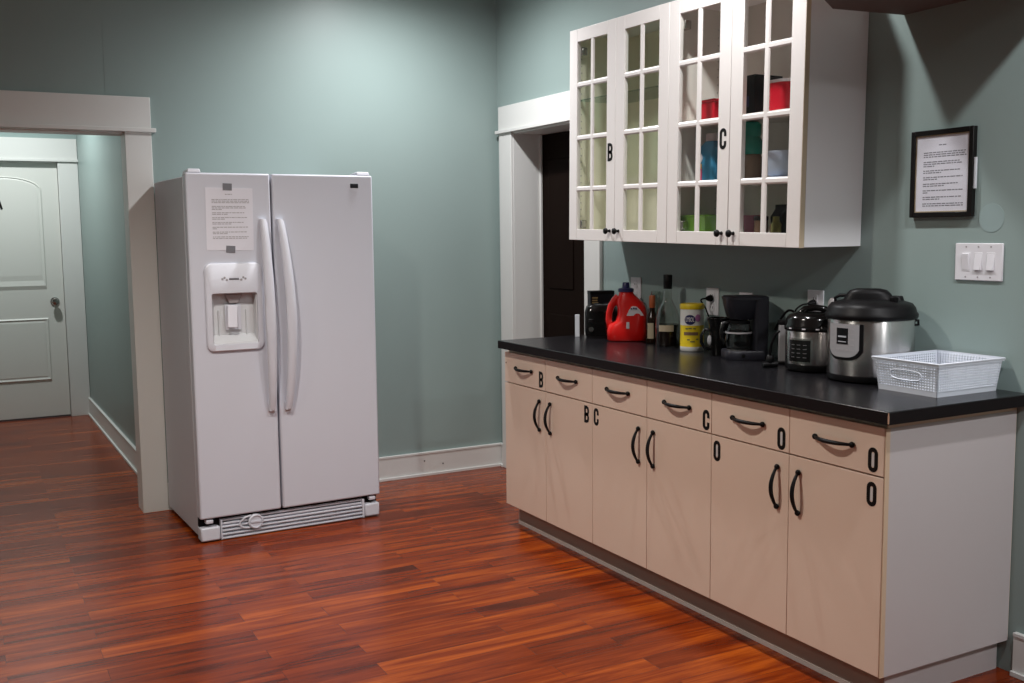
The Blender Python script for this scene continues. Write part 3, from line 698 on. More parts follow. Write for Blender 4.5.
# ------------------------------------------------------------------ wall plates, notice
def outlet(y, z, label, plugged):
    r = thing('outlet', label, 'outlet', (0, y, z), 0, 'white outlets above the worktop')
    B(-0.006, 0.0, -0.0415, 0.0415, -0.060, 0.060).build('cover_plate', M['plate'], r, bevel=0.002)
    for dz in (0.026, -0.026):
        f = MB(); f.loft([(0, 0, 0, 0.017, 0.0145, 4), (0, 0, 0.003, 0.017, 0.0145, 4)], 24); f.xf(Matrix.Translation((-0.0055, 0, dz)) @ Matrix.Rotation(-PI/2, 4, 'Y'))
        f = f.build('receptacle', M['plate'], r)
        s = MB(); s.box(-0.0090, -0.0083, -0.008, -0.0055, dz-0.004, dz+0.006); s.box(-0.0090, -0.0083, 0.0055, 0.008, dz-0.004, dz+0.006); s.build('slots', M['slot'], f)
    return r
outlet(-1.425, 1.147, 'white outlet behind the red detergent jug', False)
outlet(-2.000, 1.120, 'white outlet with a black plug, between the yellow canister and the coffee maker', True)
outlet(-2.216, 1.110, 'white outlet peeking out above the coffee maker', True)
outlet(-2.613, 1.137, 'white outlet with a black plug above the small multicooker', True)
def plug_cord(label, plug, path, nm='power_cord', r=0.0035):
    t = thing(nm, label, 'cord', plug, 0)
    L_ = [tuple(Vector(p) - Vector(plug)) for p in path]
    # smooth path
    P = [Vector(p) for p in L_]; Q = []
    for i in range(len(P)-1):
        a, b, c, d = P[max(i-1,0)], P[i], P[i+1], P[min(i+2, len(P)-1)]
        for k in range(8):
            s = k/8; Q.append(0.5*((2*b) + (c-a)*s + (2*a-5*b+4*c-d)*s*s + (-a+3*b-3*c+d)*s**3))
    Q.append(P[-1])
    MB().tube(Q, r, 8).build('cable', M['blkplastic'], t, smooth=60)
    d = Vector((-1, 0, -0.1)).normalized()
    MB().tube([(0.030, 0, 0), (0.028, 0, 0), (0.012, 0, 0), (0, 0, 0)], [0.014, 0.016, 0.012, 0.005], 14).build('plug', M['blkplastic'], t, smooth=40)
plug_cord('short black cord plugged into the outlet above the small multicooker', (-0.042, -2.613, 1.146),
          [(-0.042, -2.613, 1.146), (-0.070, -2.604, 1.140), (-0.085, -2.59, 1.115), (-0.060, -2.61, 1.07), (-0.032, -2.640, 1.0), (-0.026, -2.650, 0.93)])
plug_cord('black cord plugged into the outlet above the black mug', (-0.042, -2.000, 1.135),
          [(-0.042, -2.000, 1.135), (-0.066, -1.997, 1.128), (-0.064, -2.030, 1.09), (-0.05, -2.065, 1.00), (-0.02, -2.085, 0.93), (-0.02, -2.1, 0.92)])

r = thing('light_switch', 'white three gang rocker light switch plate right of the notice', 'light switch', (0, -3.328, 1.3195), 0)
B(-0.007, 0, -0.088, 0.088, -0.0605, 0.0605).build('cover_plate', M['plate'], r, bevel=0.0025)
for k, y in enumerate((0.046, 0.0, -0.046)):
    B(-0.0078, -0.006, y-0.015, y+0.015, -0.031, 0.031).build('switch_frame', M['plate'], r, bevel=0.0008)
    tl = -0.10 if k == 0 else 0.13
    MB().box(-0.0035, 0.004, -0.0125, 0.0125, -0.027, 0.027, Matrix.Translation((-0.008, y, 0)) @ Matrix.Rotation(tl, 4, 'Y')).build('rocker', M['plate'], r, bevel=0.0012)
for y in (0.046, 0.0, -0.046):
    for z in (0.049, -0.049): MB().cyl((-0.0065, y, z), (-0.0078, y, z), 0.003, 10).build('plate_screw', M['greyplastic'], r)

r = thing('framed_notice', 'typed notice in a black frame hanging on the wall above the light switch', 'framed notice', (-0.001, -3.182, 1.6115), 0)
fwid, fhei, b_ = 0.246, 0.290, 0.017
m = MB(); m.box(-0.020, 0, -fwid/2, -fwid/2+b_, -fhei/2, fhei/2); m.box(-0.020, 0, fwid/2-b_, fwid/2, -fhei/2, fhei/2); m.box(-0.020, 0, -fwid/2+b_, fwid/2-b_, -fhei/2, -fhei/2+b_); m.box(-0.020, 0, -fwid/2+b_, fwid/2-b_, fhei/2-b_, fhei/2)
m.build('frame', M['frameblk'], r, bevel=0.002)
iw, ih = fwid/2-b_, fhei/2-b_
m = MB(); q = 0.0035
m.box(-0.0145, -0.004, -iw, -iw+q, -ih, ih); m.box(-0.0145, -0.004, iw-q, iw, -ih, ih); m.box(-0.0145, -0.004, -iw+q, iw-q, -ih, -ih+q); m.box(-0.0145, -0.004, -iw+q, iw-q, ih-q, ih)
m.build('liner', M['gilt'], r)
tx = B(-0.0125, -0.003, -iw+q*0.5, iw-q*0.5, -ih+q*0.5, ih-q*0.5); nf = len(tx.bm.faces); text_lines(tx, 0.200, LN, 0.0034, (-0.0125, iw-q-0.004, ih-0.004), (0,-1,0), (0,0,1), (-1,0,0), 0.0003, 11)
tx.bm.faces.ensure_lookup_table()
for f in tx.bm.faces[nf:]: f.material_index = 1
tx.build('printed_sheet', M['paper'], r).data.materials.append(M['ink'])
B(-0.0142, -0.0134, -iw+q*0.2, iw-q*0.2, -ih+q*0.2, ih-q*0.2).build('glazing', glass_mat('notice_glass', (0.99, 0.99, 0.99), 0.03, 0.02), r)
B(-0.012, -0.004, -fwid/2-0.006, -fwid/2, -0.055, 0.045).build('tag', M['cream_card'], r)['label'] = 'white card edge sticking out'
o = MB().cyl((0.0, -3.366, 1.461), (-0.0012, -3.366, 1.461), 0.046, 40).build('wall_patch', M['patch'])
tag(o, 'round pale blue patch of paint on the wall right of the framed notice', 'patch')

# ------------------------------------------------------------------ things on the worktop
Z = 0.9142
def ang(deg): return math.radians(deg)
# white card standing at the far left
o = B(-0.022, 0.022, -0.004, 0.004, 0, 0.110).build('white_card', M['cream_card'], None, (-0.222, -1.235, Z), bevel=0.001); o.rotation_euler = (0, 0, ang(-32))
o.scale = (0.5, 1, 1)
tag(o, 'small upright white card at the far end of the worktop beside the black toaster', 'card')
# toaster
t = thing('toaster', 'glossy black toaster at the far end of the countertop, left of the red jug', 'toaster', (-0.139, -1.325, Z), ang(-33))
MB().loft([(0, 0, 0.012, 0.078, 0.057, 5), (0, 0, 0.03, 0.082, 0.060, 5), (0, 0, 0.125, 0.082, 0.060, 5), (0, 0, 0.152, 0.074, 0.054, 4), (0, 0, 0.165, 0.052, 0.042, 4)]).build('body', M['blkgloss'], t, smooth=50)
MB().loft([(0, 0, 0.0, 0.076, 0.056, 5), (0, 0, 0.013, 0.076, 0.056, 5)]).build('base', M['blkplastic'], t, smooth=40)
m = MB(); m.box(-0.035, -0.015, -0.036, 0.036, 0.160, 0.1665); m.box(0.015, 0.035, -0.036, 0.036, 0.160, 0.1665); m.build('bread_slot', M['slot'], t)
m = MB(); m.box(-0.062, -0.040, -0.074, -0.058, 0.075, 0.095); l = m.build('lever', M['black'], t, bevel=0.003)
MB().cyl((-0.05, -0.058, 0.045), (-0.05, -0.069, 0.045), 0.012, 18).build('dial', M['chrome'], t, smooth=40)
# box with gold print behind
t = thing('coffee_box', 'black carton with gold print standing against the wall behind the toaster', 'carton', (-0.076, -1.225, Z), ang(-18))
B(-0.062, 0.062, -0.028, 0.028, 0, 0.222).build('carton', M['darkbox'], t, bevel=0.002)
m = MB(); m.box(-0.0625, 0.0625, -0.0285, 0.0285, 0.205, 0.2225); m.build('lid_flap', M['black'], t, bevel=0.001)
m = MB(); rn = random.Random(4)
for z in (0.185, 0.172, 0.160, 0.148): m.box(-0.052, -0.052 + rn.uniform(0.025, 0.04), -0.0286, -0.0279, z, z+0.007)
m.build('gold_print', M['gold'], t)
# red detergent jug
t = thing('detergent_jug', 'red plastic laundry detergent jug with navy cap on the countertop', 'jug', (-0.122, -1.520, Z), ang(-35))
m = MB()
m.loft([(0, 0, 0, 0.088, 0.050, 3.5), (0, 0, 0.006, 0.094, 0.056, 3.5), (0, 0, 0.05, 0.096, 0.058, 3.2), (0.004, 0, 0.075, 0.092, 0.058, 3), (0.020, 0, 0.095, 0.075, 0.056, 3), (0.024, 0, 0.125, 0.070, 0.054, 3), (0.022, 0, 0.155, 0.068, 0.050, 2.8), (0.012, 0, 0.18, 0.066, 0.046, 2.5), (0.002, 0, 0.20, 0.052, 0.042, 2.2), (-0.004, 0, 0.22, 0.036, 0.036, 2), (-0.006, 0, 0.236, 0.032, 0.032, 2)])
m.tube([(-0.040, 0, 0.208), (-0.058, 0, 0.190), (-0.075, 0, 0.165), (-0.085, 0, 0.130), (-0.087, 0, 0.100), (-0.082, 0, 0.070), (-0.06, 0, 0.06)], [0.020, 0.019, 0.017, 0.0155, 0.0155, 0.018, 0.02], 16)
b = m.build('bottle', M['jugred'], t, smooth=70)
MB().lathe([(0.037, 0.232), (0.037, 0.246), (0.030, 0.249), (0.018, 0.251), (0.0165, 0.272), (0.014, 0.276), (0.0, 0.277)], (-0.006, 0, 0), 30).build('cap', M['navy'], t, smooth=40)
# labels on the front face (conform to y ~ -0.057)
lb = MB(); P = [(-0.003, 0.122), (0.078, 0.122), (0.060, 0.150), (0.042, 0.166), (0.022, 0.166), (0.008, 0.148)]
lb.rings([[(x, -0.052 + 0.10*max(0, z-0.13) + 0.25*max(0, x-0.045), z) for x, z in P], [(x, -0.0575 + 0.10*max(0, z-0.13) + 0.25*max(0, x-0.045), z) for x, z in P]])
lb.build('front_label', M['labelwhite'], t)
lb = MB(); lb.box(0.016, 0.023, -0.0583, -0.0565, 0.152, 0.158); lb.box(0.027, 0.034, -0.0575, -0.0555, 0.154, 0.160); lb.box(0.038, 0.045, -0.0575, -0.0555, 0.152, 0.158)
lb.build('label_print', M['navy'], t)
B(-0.004, 0.010, -0.0600, -0.0540, 0.062, 0.092).build('back_label', M['labelwhite'], t)
# small amber bottle
t = thing('amber_bottle', 'small dark amber bottle with cream label and orange top, right of the red jug', 'bottle', (-0.085, -1.668, Z), ang(-36))
MB().lathe([(0.029, 0), (0.031, 0.004), (0.031, 0.105), (0.026, 0.125), (0.013, 0.145), (0.012, 0.165)], seg=30).build('bottle', M['amberglass'], t, smooth=40)
MB().lathe([(0.013, 0.163), (0.0145, 0.166), (0.0145, 0.215), (0.012, 0.22), (0.0, 0.221)], seg=24).build('neck_wrap', M['orange'], t, smooth=40)
m = MB(); rs = []
for z in (0.022, 0.094): rs.append([(rr*math.cos(a), rr*math.sin(a), z) for rr, sgn in ((0.0314, 1), (0.0308, -1)) for a in [(-PI/2 - 0.75 + sgn*0.0 + 0.95*(i if sgn > 0 else 9-i)/9) for i in range(10)]])
m.rings(rs).build('label', M['kraft'], t)
t2 = thing('glass_vase', 'clear tall narrow glass vase against the wall behind the amber bottle', 'glass', (-0.030, -1.620, Z), 0)
MB().lathe([(0.018, 0), (0.022, 0.01), (0.024, 0.235), (0.022, 0.235), (0.0195, 0.014), (0.0, 0.012)], seg=28).build('glass', M['glassclear'], t2, smooth=40)
# whiskey bottle
t = thing('whiskey_bottle', 'tall clear liquor bottle with black cap, half full of dark liquor', 'bottle', (-0.110, -1.818, Z), ang(-37))
gp = [(0.050, 0), (0.054, 0.006), (0.0545, 0.100), (0.052, 0.130), (0.042, 0.165), (0.026, 0.195), (0.0185, 0.215), (0.0175, 0.265)]
MB().lathe(gp, seg=36, cap=True).build('bottle', M['glassclear'], t, smooth=50)
MB().lathe([(0.049, 0.004), (0.0525, 0.008), (0.053, 0.100), (0.0, 0.1005)], seg=36).build('liquor', M['liquor'], t, smooth=40)
MB().lathe([(0.0190, 0.258), (0.0195, 0.262), (0.0195, 0.286), (0.0185, 0.287), (0.0195, 0.288), (0.0200, 0.318), (0.018, 0.321), (0.0, 0.3215)], seg=28).build('cap', M['black'], t, smooth=40)
m = MB(); rs = []
for z in (0.070, 0.098): rs.append([(rr*math.cos(a), rr*math.sin(a), z) for rr, sgn in ((0.0552, 1), (0.0543, -1)) for a in [(-PI/2 - 0.75 + 1.25*(i if sgn > 0 else 11-i)/11) for i in range(12)]])
m.rings(rs).build('label', M['kraft'], t)
# wipes canister
t = thing('wipes_canister', 'yellow and white canister of cleaning wipes on the countertop', 'canister', (-0.128, -2.015, Z), 0)
a0 = math.atan2(-3.54, -2.81)
MB().lathe([(0.048, 0), (0.0505, 0.003), (0.0505, 0.020)], seg=44).build('base_band', M['wipewhite'], t, smooth=40)
MB().lathe([(0.0505, 0.020), (0.0505, 0.112)], seg=44).build('wrap', M['wipeyellow'], t, smooth=40)
MB().lathe([(0.0505, 0.112), (0.0505, 0.178), (0.049, 0.184)], seg=44).build('upper_wrap', M['wipewhite'], t, smooth=40)
MB().lathe([(0.0515, 0.181), (0.0525, 0.184), (0.0525, 0.198), (0.050, 0.203), (0.044, 0.204), (0.0, 0.205)], seg=44).build('lid', M['wipeyellow'], t, smooth=40)
def arc_patch(mb, r, a_mid, da, z0, z1, n=14, th=0.0006, ell=False):
    rs = []; 
    for i in range(n+1):
        u = -1 + 2*i/n; a = a_mid + da*u
        if ell: hh = (z1-z0)/2*math.sqrt(max(0.0004, 1-u*u)); za, zb = (z0+z1)/2 - hh, (z0+z1)/2 + hh
        else: za, zb = z0, z1
        rs.append([(rr*math.cos(a), rr*math.sin(a), zz) for rr, zz in ((r, za), (r+th, za), (r+th, zb), (r, zb))])
    mb.rings(rs)
m = MB(); arc_patch(m, 0.0505, a0-0.18, 0.48, 0.115, 0.158, ell=True, th=0.0008); m.build('logo_oval', M['navy'], t, smooth=30)
wrap_text('logo_text', 'LYSOL', 0.026, 0.0518, a0-0.18, 0.1370, M['labelwhite'], t, 0.50)
m = MB(); arc_patch(m, 0.0505, a0+0.52, 0.26, 0.128, 0.160, ell=True, th=0.0008); m.build('scent_badge', M['pink'], t, smooth=30)
m = MB(); arc_patch(m, 0.0505, a0-0.10, 0.62, 0.070, 0.084, th=0.0008); m.build('dark_band', M['brownbox'], t, smooth=30)
m = MB()
for i, (a, z, w_) in enumerate(((-0.45, 0.095, 0.12), (-0.15, 0.097, 0.14), (0.2, 0.096, 0.12), (-0.3, 0.048, 0.12), (0.05, 0.040, 0.2), (0.45, 0.05, 0.1))): arc_patch(m, 0.0505, a0+a, w_, z, z+0.006, n=5, th=0.0006)
m.build('small_print', M['olive'], t)
# black mug
t = thing('travel_mug', 'black flared mug with a handle, between the yellow canister and the coffee maker', 'mug', (-0.135, -2.206, Z), ang(-40))
MB().lathe([(0.038, 0), (0.041, 0.004), (0.042, 0.09), (0.045, 0.125), (0.052, 0.150), (0.053, 0.156), (0.050, 0.156), (0.040, 0.12), (0.036, 0.01), (0.0, 0.008)], seg=36).build('cup', M['blkgloss'], t, smooth=50)
m = MB(); m.tube([(-0.036, -0.018, 0.105), (-0.060, -0.024, 0.108), (-0.074, -0.027, 0.085), (-0.074, -0.027, 0.055), (-0.060, -0.024, 0.030), (-0.036, -0.016, 0.028)], 0.007, 12); m.build('handle', M['blkgloss'], t, smooth=60)
MB().sphere((-0.040, -0.020, 0.062), 0.021, 0.5, 0.25, 1.0).build('grey_oval', M['panelgrey'], t, smooth=60)  # flattened grey oval on the mug's side, inside the handle loop
# coffee maker; local -x is its front
t = thing('coffee_maker', 'charcoal drip coffee maker with glass carafe under the wall cabinet', 'coffee maker', (-0.130, -2.355, Z), ang(-28))
def rbox(mb, x0, x1, y0, y1, z0, z1, k=1.0, p=6):
    cx, cy, rx, ry = (x0+x1)/2, (y0+y1)/2, (x1-x0)/2, (y1-y0)/2
    mb.loft([(cx, cy, z0, rx*k, ry*k, p), (cx, cy, z1, rx, ry, p)]); return mb
m = MB(); m.loft([(0, 0, 0, 0.084, 0.064, 6), (0, 0, 0.006, 0.087, 0.067, 6), (0, 0, 0.030, 0.087, 0.067, 6), (0, 0, 0.036, 0.084, 0.064, 6)]); m.build('base', M['cmplastic'], t, smooth=40)
m = MB(); m.loft([(0.055, 0, 0.034, 0.028, 0.062, 6), (0.055, 0, 0.245, 0.030, 0.066, 6)]); m.build('water_tank', M['cmplastic'], t, smooth=40)
m = MB(); m.loft([(-0.016, 0, 0.160, 0.044, 0.044, 3), (-0.016, 0, 0.168, 0.054, 0.052, 3.2), (-0.018, 0, 0.220, 0.066, 0.064, 4), (-0.018, 0, 0.240, 0.068, 0.066, 4)]); m.build('filter_basket', M['cmplastic'], t, smooth=40)
m = MB(); m.loft([(0.0, 0, 0.240, 0.087, 0.068, 5), (0.0, 0, 0.250, 0.087, 0.068, 5), (0.0, 0, 0.254, 0.080, 0.062, 5)]); m.build('lid', M['cmplastic'], t, smooth=40)
MB().lathe([(0.050, 0.036), (0.050, 0.040)], (-0.022, 0, 0), 30).build('warming_plate', M['chrome'], t)
m = MB(); m.lathe([(0.044, 0.042), (0.053, 0.052), (0.056, 0.075), (0.052, 0.105), (0.042, 0.135), (0.040, 0.145)], (-0.024, 0, 0), 36, cap=True)
c = m.build('carafe', M['carafe'], t, smooth=50)
MB().lathe([(0.041, 0.141), (0.043, 0.143), (0.043, 0.154), (0.03, 0.157), (0.0, 0.158)], (-0.024, 0, 0), 32).build('carafe_lid', M['blkplastic'], c, smooth=40)
m = MB(); m.lathe([(0.0515, 0.104), (0.0545, 0.104), (0.0535, 0.110), (0.0505, 0.110)], (-0.024, 0, 0), 32, cap=False); m.build('carafe_band', M['greyplastic'], c, smooth=40)
m = MB(); m.tube([(-0.066, -0.008, 0.148), (-0.092, -0.016, 0.143), (-0.098, -0.020, 0.118), (-0.096, -0.020, 0.085), (-0.084, -0.015, 0.064)], [0.008, 0.009, 0.009, 0.008, 0.006], 12); m.build('carafe_handle', M['blkgloss'], c, smooth=60)
MB().cyl((-0.02, -0.0665, 0.018), (-0.02, -0.070, 0.018), 0.007, 16).build('power_switch', M['blkgloss'], t, smooth=40)
# its cord, hooping to the right
def spline(P, n=8):
    P = [Vector(p) for p in P]; Q = []
    for i in range(len(P)-1):
        a, b, c, d = P[max(i-1,0)], P[i], P[i+1], P[min(i+2, len(P)-1)]
        for k in range(n):
            s = k/n; Q.append(0.5*((2*b) + (c-a)*s + (2*a-5*b+4*c-d)*s*s + (-a+3*b-3*c+d)*s**3))
    return Q + [P[-1]]
mi = (Matrix.Translation(t.location) @ Matrix.Rotation(ang(-28), 4, 'Z')).inverted()
MB().tube([mi @ q for q in spline([(-0.040, -2.432, 1.03), (-0.034, -2.455, 1.075), (-0.030, -2.495, 1.112), (-0.030, -2.535, 1.100), (-0.030, -2.570, 1.045), (-0.030, -2.590, 0.99), (-0.025, -2.59, 0.935), (-0.025, -2.57, 0.9205), (-0.025, -2.53, 0.9195)])], 0.0048, 8).build('power_cord', M['blkplastic'], t, smooth=60)
# cookers
def multicooker(t, r, hb, hl, big):
    MB().lathe([(r*0.86, 0), (r*0.93, 0.006), (r*0.965, 0.030), (r*0.955, 0.034)], seg=56).build('base', M['blkplastic'], t, smooth=40)
    MB().lathe([(r*0.955, 0.032), (r*0.965, 0.036), (r*0.965, hb-0.006), (r*0.955, hb)], seg=64).build('shell', M['steel'], t, smooth=40)
    MB().lathe([(r*0.97, hb-0.004), (r*1.0, hb+0.002), (r*1.02, hb+0.010), (r*1.02, hb+0.020), (r*0.985, hb+0.026), (r*0.97, hb+0.050), (r*0.93, hb+0.064), (r*0.70, hb+0.076), (r*0.45, hb+0.080), (0.0, hb+0.081)], seg=56).build('lid', M['blkplastic'], t, smooth=50)
# small
t = thing('multicooker', 'small steel multicooker with black lid, left of the large pressure cooker', 'multicooker', (-0.150, -2.757, Z), ang(-45))
R_ = 0.106
MB().lathe([(R_*0.86, 0), (R_*0.95, 0.006), (R_*0.985, 0.024), (R_*0.97, 0.028)], seg=48).build('base', M['blkplastic'], t, smooth=40)
MB().lathe([(R_*0.965, 0.026), (R_*0.975, 0.030), (R_*0.975, 0.146), (R_*0.96, 0.150)], seg=56).build('shell', M['steel'], t, smooth=40)
MB().lathe([(R_*0.98, 0.148), (R_*1.02, 0.152), (R_*1.02, 0.166), (R_*0.98, 0.172), (R_*0.96, 0.190), (R_*0.88, 0.204), (R_*0.6, 0.215), (0.0, 0.217)], seg=48).build('lid', M['blkgloss'], t, smooth=50)
m = MB(); m.tube([(-0.050, -0.01, 0.208), (-0.035, -0.01, 0.226), (0, -0.01, 0.232), (0.035, -0.01, 0.226), (0.050, -0.01, 0.208)], [0.013, 0.012, 0.012, 0.012, 0.013], 12); m.build('lid_handle', M['blkgloss'], t, smooth=60)
a1 = -PI/2 - 0.52
m = MB(); arc_patch(m, R_*0.97, a1, 0.40, 0.040, 0.118, n=12, th=0.006); pnl = m.build('control_panel', M['blkgloss'], t, smooth=30)
m = MB(); arc_patch(m, R_*0.97, a1, 0.43, 0.034, 0.124, n=12, th=0.004); m.build('panel_bezel', M['chrome'], t, smooth=30)
m = MB()
for i, dz in enumerate((0.055, 0.070, 0.085, 0.100)):
    for k in (-0.22, 0.0, 0.22): arc_patch(m, R_*0.97+0.006, a1+k, 0.06, dz, dz+0.002, n=3, th=0.0006)
m.build('panel_marks', M['gasket'], pnl)
m = MB()
for k in (-0.9, -0.35, 0.1, 0.5): arc_patch(m, R_*1.02, -PI/2+k, 0.06, 0.157, 0.161, n=4, th=0.0008)
m.build('lid_marks', M['labelwhite'], t)
for s in (1,):
    m = MB(); m.tube([(s*R_*0.96, 0, 0.135), (s*(R_+0.016), 0, 0.135), (s*(R_+0.018), 0, 0.110), (s*R_*0.96, 0, 0.110)], 0.008, 10); m.build('side_handle', M['blkplastic'], t, smooth=50)
# slim steel canister left of it
t = thing('steel_canister', 'slim steel canister with black lid between coffee maker and small multicooker', 'canister', (-0.105, -2.565, Z), ang(-43))
B(-0.030, 0.030, -0.030, 0.030, 0.008, 0.155).build('body', M['panelgrey'], t, bevel=0.006); B(-0.033, 0.033, -0.033, 0.033, 0.153, 0.168).build('lid', M['blkplastic'], t, bevel=0.004); B(-0.033, 0.033, -0.033, 0.033, 0, 0.010).build('base', M['blkplastic'], t, bevel=0.003)
# cord with plug hanging in front of it
t = thing('power_cord', 'loose black cord with a plug lying in front of the small multicooker', 'cord', (-0.236, -2.622, Z), 0)
MB().tube([Vector(p) - Vector((-0.236, -2.622, Z)) for p in spline([(-0.266, -2.700, 1.060), (-0.272, -2.685, 1.045), (-0.256, -2.645, 1.000), (-0.242, -2.625, 0.960), (-0.242, -2.628, 0.935), (-0.236, -2.622, 0.927)])], 0.0045, 8).build('cable', M['blkplastic'], t, smooth=60)
m = MB(); m.tube([(0, 0, 0.050), (0.0, 0.002, 0.045), (-0.003, 0.004, 0.020), (-0.004, 0.006, 0.0155)], [0.006, 0.013, 0.015, 0.012], 14); m.tube([(-0.03, 0.012, 0.012), (-0.004, 0.0, 0.012), (0.02, -0.015, 0.012)], 0.0115, 12); m.build('plug', M['blkplastic'], t, smooth=50)
# large pressure cooker
t = thing('pressure_cooker', 'large steel electric pressure cooker with black lid, beside the white basket', 'pressure cooker', (-0.166, -3.036, Z), ang(-48))
R_ = 0.147
MB().lathe([(R_*0.88, 0), (R_*0.95, 0.006), (R_*0.975, 0.022), (R_*0.965, 0.026)], seg=60).build('base', M['blkplastic'], t, smooth=40)
MB().lathe([(R_*0.962, 0.024), (R_*0.972, 0.028), (R_*0.972, 0.208), (R_*0.96, 0.213)], seg=72).build('shell', M['steel'], t, smooth=40)
ld = MB().lathe([(R_*0.96, 0.211), (R_*1.01, 0.213), (R_*1.035, 0.219), (R_*1.035, 0.228), (R_*1.0, 0.235), (R_*0.975, 0.250), (R_*0.90, 0.264), (R_*0.70, 0.273), (R_*0.46, 0.277), (0.0, 0.278)], seg=60).build('lid', M['blkplastic'], t, smooth=50)
m = MB(); m.loft([(-0.01, 0, 0.270, 0.085, 0.034, 3), (-0.01, 0, 0.294, 0.074, 0.030, 3), (-0.01, 0, 0.308, 0.060, 0.026, 2.6), (-0.01, 0, 0.313, 0.040, 0.018, 2.4)]); m.loft([(0.062, 0.005, 0.268, 0.045, 0.028, 3), (0.062, 0.005, 0.288, 0.038, 0.022, 3)]); m.build('lid_handle', M['blkplastic'], ld, smooth=50)
MB().lathe([(0.014, 0.262), (0.014, 0.286), (0.010, 0.290), (0.0, 0.291)], (0.072, -0.062, 0), 20).build('steam_valve', M['blkplastic'], ld, smooth=40)
m = MB(); m.tube([(-0.118, 0.03, 0.262), (-0.120, 0.03, 0.278), (-0.105, 0.03, 0.287), (-0.080, 0.02, 0.288)], 0.006, 10); m.build('lid_loop', M['blkplastic'], ld, smooth=60)
a1 = -PI/2 - 0.62
def shield(mb, r, am, da, z0, z1, cut, th, n=22):
    rs = []
    for i in range(n+1):
        u = -1 + 2*i/n; a = am + da*u; zz = z0 + cut*abs(u)**4
        rs.append([(rr*math.cos(a), rr*math.sin(a), q) for rr, q in ((r, zz), (r+th, zz), (r+th, z1), (r, z1))])
    mb.rings(rs)
m = MB(); shield(m, R_*0.97, a1, 0.47, 0.078, 0.200, 0.03, 0.0045); m.build('panel_surround', M['blkplastic'], t, smooth=30)
m = MB(); shield(m, R_*0.97, a1-0.03, 0.41, 0.088, 0.200, 0.025, 0.0065); pnl = m.build('control_panel', M['panelgrey'], t, smooth=30)
m = MB(); arc_patch(m, R_*0.97+0.0065, a1-0.03, 0.155, 0.132, 0.186, n=8, th=0.0006); m.build('display', M['display'], pnl, smooth=30)
m = MB(); arc_patch(m, R_*0.97+0.0071, a1-0.03, 0.11, 0.155, 0.160, n=5, th=0.0005); arc_patch(m, R_*0.97+0.0071, a1-0.03, 0.11, 0.139, 0.142, n=5, th=0.0005); m.build('display_marks', M['displaybar'], pnl)
m = MB()
for dz in (0.110, 0.128, 0.146, 0.164, 0.182):
    for k in (-0.29, 0.24): arc_patch(m, R_*0.97+0.0065, a1-0.03+k, 0.055, dz, dz+0.004, n=3, th=0.0005)
for k in (-0.12, 0.0, 0.12): arc_patch(m, R_*0.97+0.0065, a1-0.03+k, 0.04, 0.110, 0.115, n=3, th=0.0005)
m.build('button_marks', M['greyplastic'], pnl)
m = MB(); m.tube([(R_*0.95, 0.0, 0.205), (R_+0.004, 0.0, 0.206), (R_+0.005, 0.0, 0.192), (R_*0.95, 0.0, 0.190)], 0.005, 10); m.build('side_handle', M['blkplastic'], t, smooth=50)
# crumpled towel wedged behind the cookers
m = MB(); rn = random.Random(5)
m.loft([(0, 0, 0, 0.013, 0.024, 2.4), (0.001, 0.002, 0.12, 0.013, 0.025, 2.2), (-0.001, 0, 0.215, 0.013, 0.026, 2.5), (0.0, 0.004, 0.245, 0.010, 0.020, 2.2), (0.0, 0.006, 0.258, 0.006, 0.010, 2)])
for v in m.bm.verts: v.co += Vector((rn.uniform(-1, 1), rn.uniform(-1, 1), rn.uniform(-1, 1)))*0.0022
o = m.build('paper_towel', M['towel'], None, (-0.022, -2.725, Z), smooth=60)
tag(o, 'crumpled white towel wedged against the wall between the two cookers', 'towel')

# white woven plastic basket
t = thing('basket', 'white woven plastic storage basket at the near end of the countertop', 'basket', (-0.170, -3.316, Z), 0)
bx, by, bh, fl_ = 0.138, 0.113, 0.104, 0.012
def wall_grid(mb, a, b, inward, nx, nz, z0, z1):
    # a, b: bottom corner points (x,y) ; walls lean outwards by fl_
    A, Bv, I = Vector((*a, 0)), Vector((*b, 0)), Vector((*inward, 0))
    def pt(u, z, d=0.0):
        k = z/bh; base = A.lerp(Bv, u); mid = (A+Bv)/2
        along = (base-mid)*(1 + fl_*k/((Bv-A).length/2))
        return mid + along - I*(fl_*k) + I*d + Vector((0, 0, z))
    th = 0.0022
    for i in range(nx+1):
        u = i/nx; hw = 0.21/nx
        ds = 0.0024
        u0, u1 = max(0, u-hw), min(1, u+hw)
        mb.rings([[tuple(pt(u0, z, ds)), tuple(pt(u1, z, ds)), tuple(pt(u1, z, ds+th)), tuple(pt(u0, z, ds+th))] for z in (z0, z1)])
    for j in range(nz+1):
        z = z0 + (z1-z0)*j/nz; hz = 0.29*(z1-z0)/nz
        ds = 0.0
        mb.rings([[tuple(pt(u, z-hz, ds)), tuple(pt(u, z+hz, ds)), tuple(pt(u, z+hz, ds+th)), tuple(pt(u, z-hz, ds+th))] for u in (0, 1)])
    return pt
cs = [(-bx, by), (-bx, -by), (bx, -by), (bx, by)]; inw = [(1, 0), (0, 1), (-1, 0), (0, -1)]
m = MB(); pts_ = []
for i in range(4):
    a, b = cs[i], cs[(i+1) % 4]; L_ = math.hypot(a[0]-b[0], a[1]-b[1])
    pts_.append(wall_grid(m, a, b, inw[i], round(L_/0.0098), 10, 0.016, bh-0.004))
m.build('woven_side', M['basket'], t)
m = MB(); m.box(-bx, bx, -by, by, 0, 0.003)
for i in range(4):
    p = pts_[i]; m.rings([[tuple(p(u, 0, 0)), tuple(p(u, 0.016, 0)), tuple(p(u, 0.016, 0.003)), tuple(p(u, 0, 0.003))] for u in (0, 1)])
